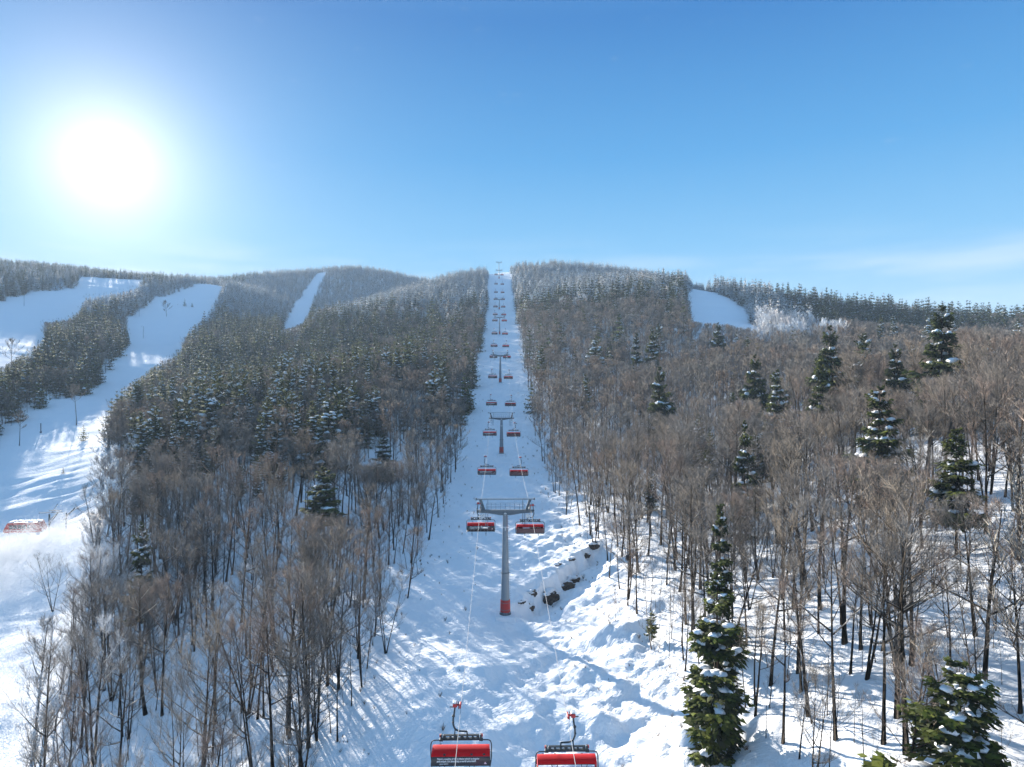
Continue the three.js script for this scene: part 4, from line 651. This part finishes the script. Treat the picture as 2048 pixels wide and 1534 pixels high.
// ---------------------------------------------------------------- the other lift's bottom station, beside the left piste
{
  const [sx, sd] = [-127, 186], gy = ground(sx, sd), t = thing('lift_station', 'small red lift station with a row of windows, raised on grey struts', 'lift station', [sx, gy + 0.7, -sd], 0.12); t.scale.setScalar(0.93);
  const HOOD = new THREE.MeshPhysicalMaterial({ name: 'red_hood', color: lin(0.4, 0.025, 0.02), roughness: 0.35, clearcoat: 0.3 }), GLASS = new THREE.MeshPhysicalMaterial({ name: 'dark_glass', color: lin(0.1, 0.11, 0.11), roughness: 0.12, clearcoat: 0.5 });
  const p = new THREE.Shape(); p.moveTo(-4.7, 0); p.lineTo(4.7, 0); p.lineTo(4.75, 0.7); p.lineTo(3.9, 2.5); p.lineTo(3.7, 2.62); p.lineTo(-3.5, 2.62); p.lineTo(-3.75, 2.5); p.lineTo(-4.75, 0.7); p.closePath();
  const hood = new THREE.ExtrudeGeometry(p, { depth: 3.6, bevelEnabled: true, bevelSize: 0.15, bevelThickness: 0.25, bevelSegments: 2 }); hood.translate(0, 3.2, -1.8);
  const body = part('hood', hood, HOOD, t);
  for (let i = 0; i < 5; i++) { const w = part('window', box(i === 4 ? 0.62 : 1.02, 1.15, 0.06, -2.75 + i * 1.14, 4.75, 2.06, 0.02), STEEL_DARK, body); part('pane', box(i === 4 ? 0.5 : 0.9, 1.02, 0.04, -2.75 + i * 1.14, 4.75, 2.09, 0), i === 4 ? WHEEL : GLASS, w); }
  part('pale_stripe', box(8.6, 0.16, 0.05, 0, 3.75, 2.07, 0.01), GREYPLATE, body);
  part('deep_red_end', box(1.5, 1.1, 0.06, 3.15, 4.75, 2.07, 0.02), new THREE.MeshStandardMaterial({ color: lin(0.2, 0.01, 0.04), roughness: 0.5 }), body);
  part('base_frame', join([box(10.2, 0.3, 0.3, 0, 3.0, 1.7, 0.03), box(10.2, 0.3, 0.3, 0, 3.0, -1.7, 0.03), box(0.3, 0.3, 3.4, -5, 3.0, 0, 0.03), box(0.3, 0.3, 3.4, 5, 3.0, 0, 0.03)]), GREYPLATE, t);
  for (const x of [-4.4, -1.7, 1.5, 4.6]) { const g = box(0.4, 3.6, 0.5, 0, 0, 0, 0.03); g.rotateZ(-0.28); g.translate(x - 0.3, 1.35, 0.6); part('strut', g, GREYPLATE, t); }
  const cap = new Shape(), r = rngFrom(9); for (let k = 0; k < 22; k++) cap.blob(V(-3.4 + 6.9 * (k / 21), 5.96, (r() - 0.5) * 2.4), 0.7, 1.2, 0.26, 1.6, r, [1, 1, 1], 2); part('snow_cap', cap.geometry(false), SNOWPAD, t);
  // its first tower: two posts with raking arms
  const u = thing('lift_gantry', 'dark lift gantry with raking arms right of the small red station', 'lift gantry', [-119.4, ground(-119.4, 184), -184], 0.1);
  part('post', pipe([[0, 0, 0], [0, 6.3, 0]], 0.2, 10), BLACK, u); part('post', pipe([[3.2, 0, -2], [3.2, 6.2, -2]], 0.2, 10), BLACK, u);
  part('raking_arm', join([pipe([[0, 4.6, 0], [2.0, 6.6, -0.4]], 0.16, 8), pipe([[0, 3.6, 0], [1.7, 6.2, -0.4]], 0.1, 8)]), BLACK, u); part('raking_arm', join([pipe([[2.0, 3.9, -2], [5.1, 7.4, -2.6]], 0.17, 8)]), BLACK, u);
  part('cross_beam', join([pipe([[-2.6, 6.7, 0], [3, 6.7, -0.6]], 0.09, 8), pipe([[-0.1, 7.3, 0], [2.8, 7.1, -0.6]], 0.1, 8), pipe([[0.6, 6.7, 0], [1.6, 8.9, -1]], 0.07, 6)]), BLACK, u);
  const far = V(-91, ground(-91, 262) + 9, -262);
  for (const s of [0, 1]) { const a = V(-117.4 + s * 3.2, gy + 7.0 + s * 0.4, -184.6 - s * 2), pts = [a, a.clone().lerp(far, 0.5).add(V(s * 3, -0.7, 0)), far.clone().add(V(s * 6, 0, 0))]; tag(part(numbered('lift_cable'), new THREE.TubeGeometry(new THREE.CatmullRomCurve3(pts), 24, 0.05, 5), BLACK, scene), s ? 'right thin cable running uphill from the dark gantry' : 'left thin cable running uphill from the dark gantry', 'cable'); }
  // lamp and marker poles on the pistes
  for (const [x, d, h, label] of [[-323, 628, 11, 'tall thin pole standing in the middle of the left piste'], [-193, 292, 4.2, 'short dark post beside the lone umbrella tree'], [-452, 660, 15, 'pale thin pole before the wood at the upper left piste'], [-372, 715, 10, 'thin pole on the upper left piste']]) {
    const q = thing('piste_pole', label, 'pole', [x, ground(x, d), -d]); part('shaft', pipe([[0, -0.2, 0], [0, h, 0]], h > 5 ? 0.16 : 0.2, 8), STEEL_DARK, q);
    part('head', h > 5 ? join([pipe([[0, h - 0.1, 0], [-0.6, h + 0.25, 0], [-1.5, h + 0.1, 0.2]], 0.09, 6), box(0.7, 0.3, 0.4, -1.7, h + 0.05, 0.2, 0.05)]) : box(0.7, 0.8, 0.5, 0, 0.35, 0, 0.1), STEEL_DARK, q);
  }
}
// ---------------------------------------------------------------- blown snow from the guns on the left piste: a drift of real flakes
{
  const r = rngFrom(900), n = 560000, flake = new THREE.OctahedronGeometry(0.043, 0), im = new THREE.InstancedMesh(flake, new THREE.MeshPhysicalMaterial({ name: 'snow_flakes', color: lin(0.98, 0.98, 0.98), roughness: 1, transmission: 0.7, thickness: 0, specularIntensity: 0.2 }), n), M = new THREE.Matrix4(), Q = new THREE.Quaternion(), gauss = () => Math.sqrt(-2 * Math.log(1 - r())) * Math.cos(6.283 * r());
  const plumes = [[-122, 168, 9, 5, 2.5, 0.42], [-117, 148, 12, 9, 2.6, 0.38], [-128, 140, 12, 12, 2.4, 0.08], [-84, 96, 8, 12, 1.8, 0.08], [-70, 84, 5, 8, 1.2, 0.04]];
  let i = 0, guard = 0;
  while (i < n && guard++ < n * 6) {
    let q = r(), k = 0; while (k < plumes.length - 1 && q > plumes[k][5]) q -= plumes[k++][5];
    const [cx, cd, sx, sd, sy] = plumes[k], x = cx + gauss() * sx, d = cd + gauss() * sd, up = Math.abs(gauss()) * sy * (1 + 0.7 * noise2(x / 8, d / 8));
    if (noise3(x / 5, up / 3.5, d / 5) + 0.2 * noise3(x / 2, up / 1.5, d / 2) < -0.5 + r() * 0.7) continue;
    if (openness(x, d)[0] < -5) continue;
    const s = 0.5 + r(); im.setMatrixAt(i++, M.compose(V(x, ground(x, d) + Math.max(0.05, up), -d), Q.set(r(), r(), r(), r()).normalize(), V(s, s, s)));
  }
  im.count = i; im.name = 'blown_snow'; im.userData.kind = 'stuff'; im.userData.label = 'white cloud of blown snow over the left piste'; scene.add(im);
  console.log('flakes', i);
}
renderer.render(scene, camera);
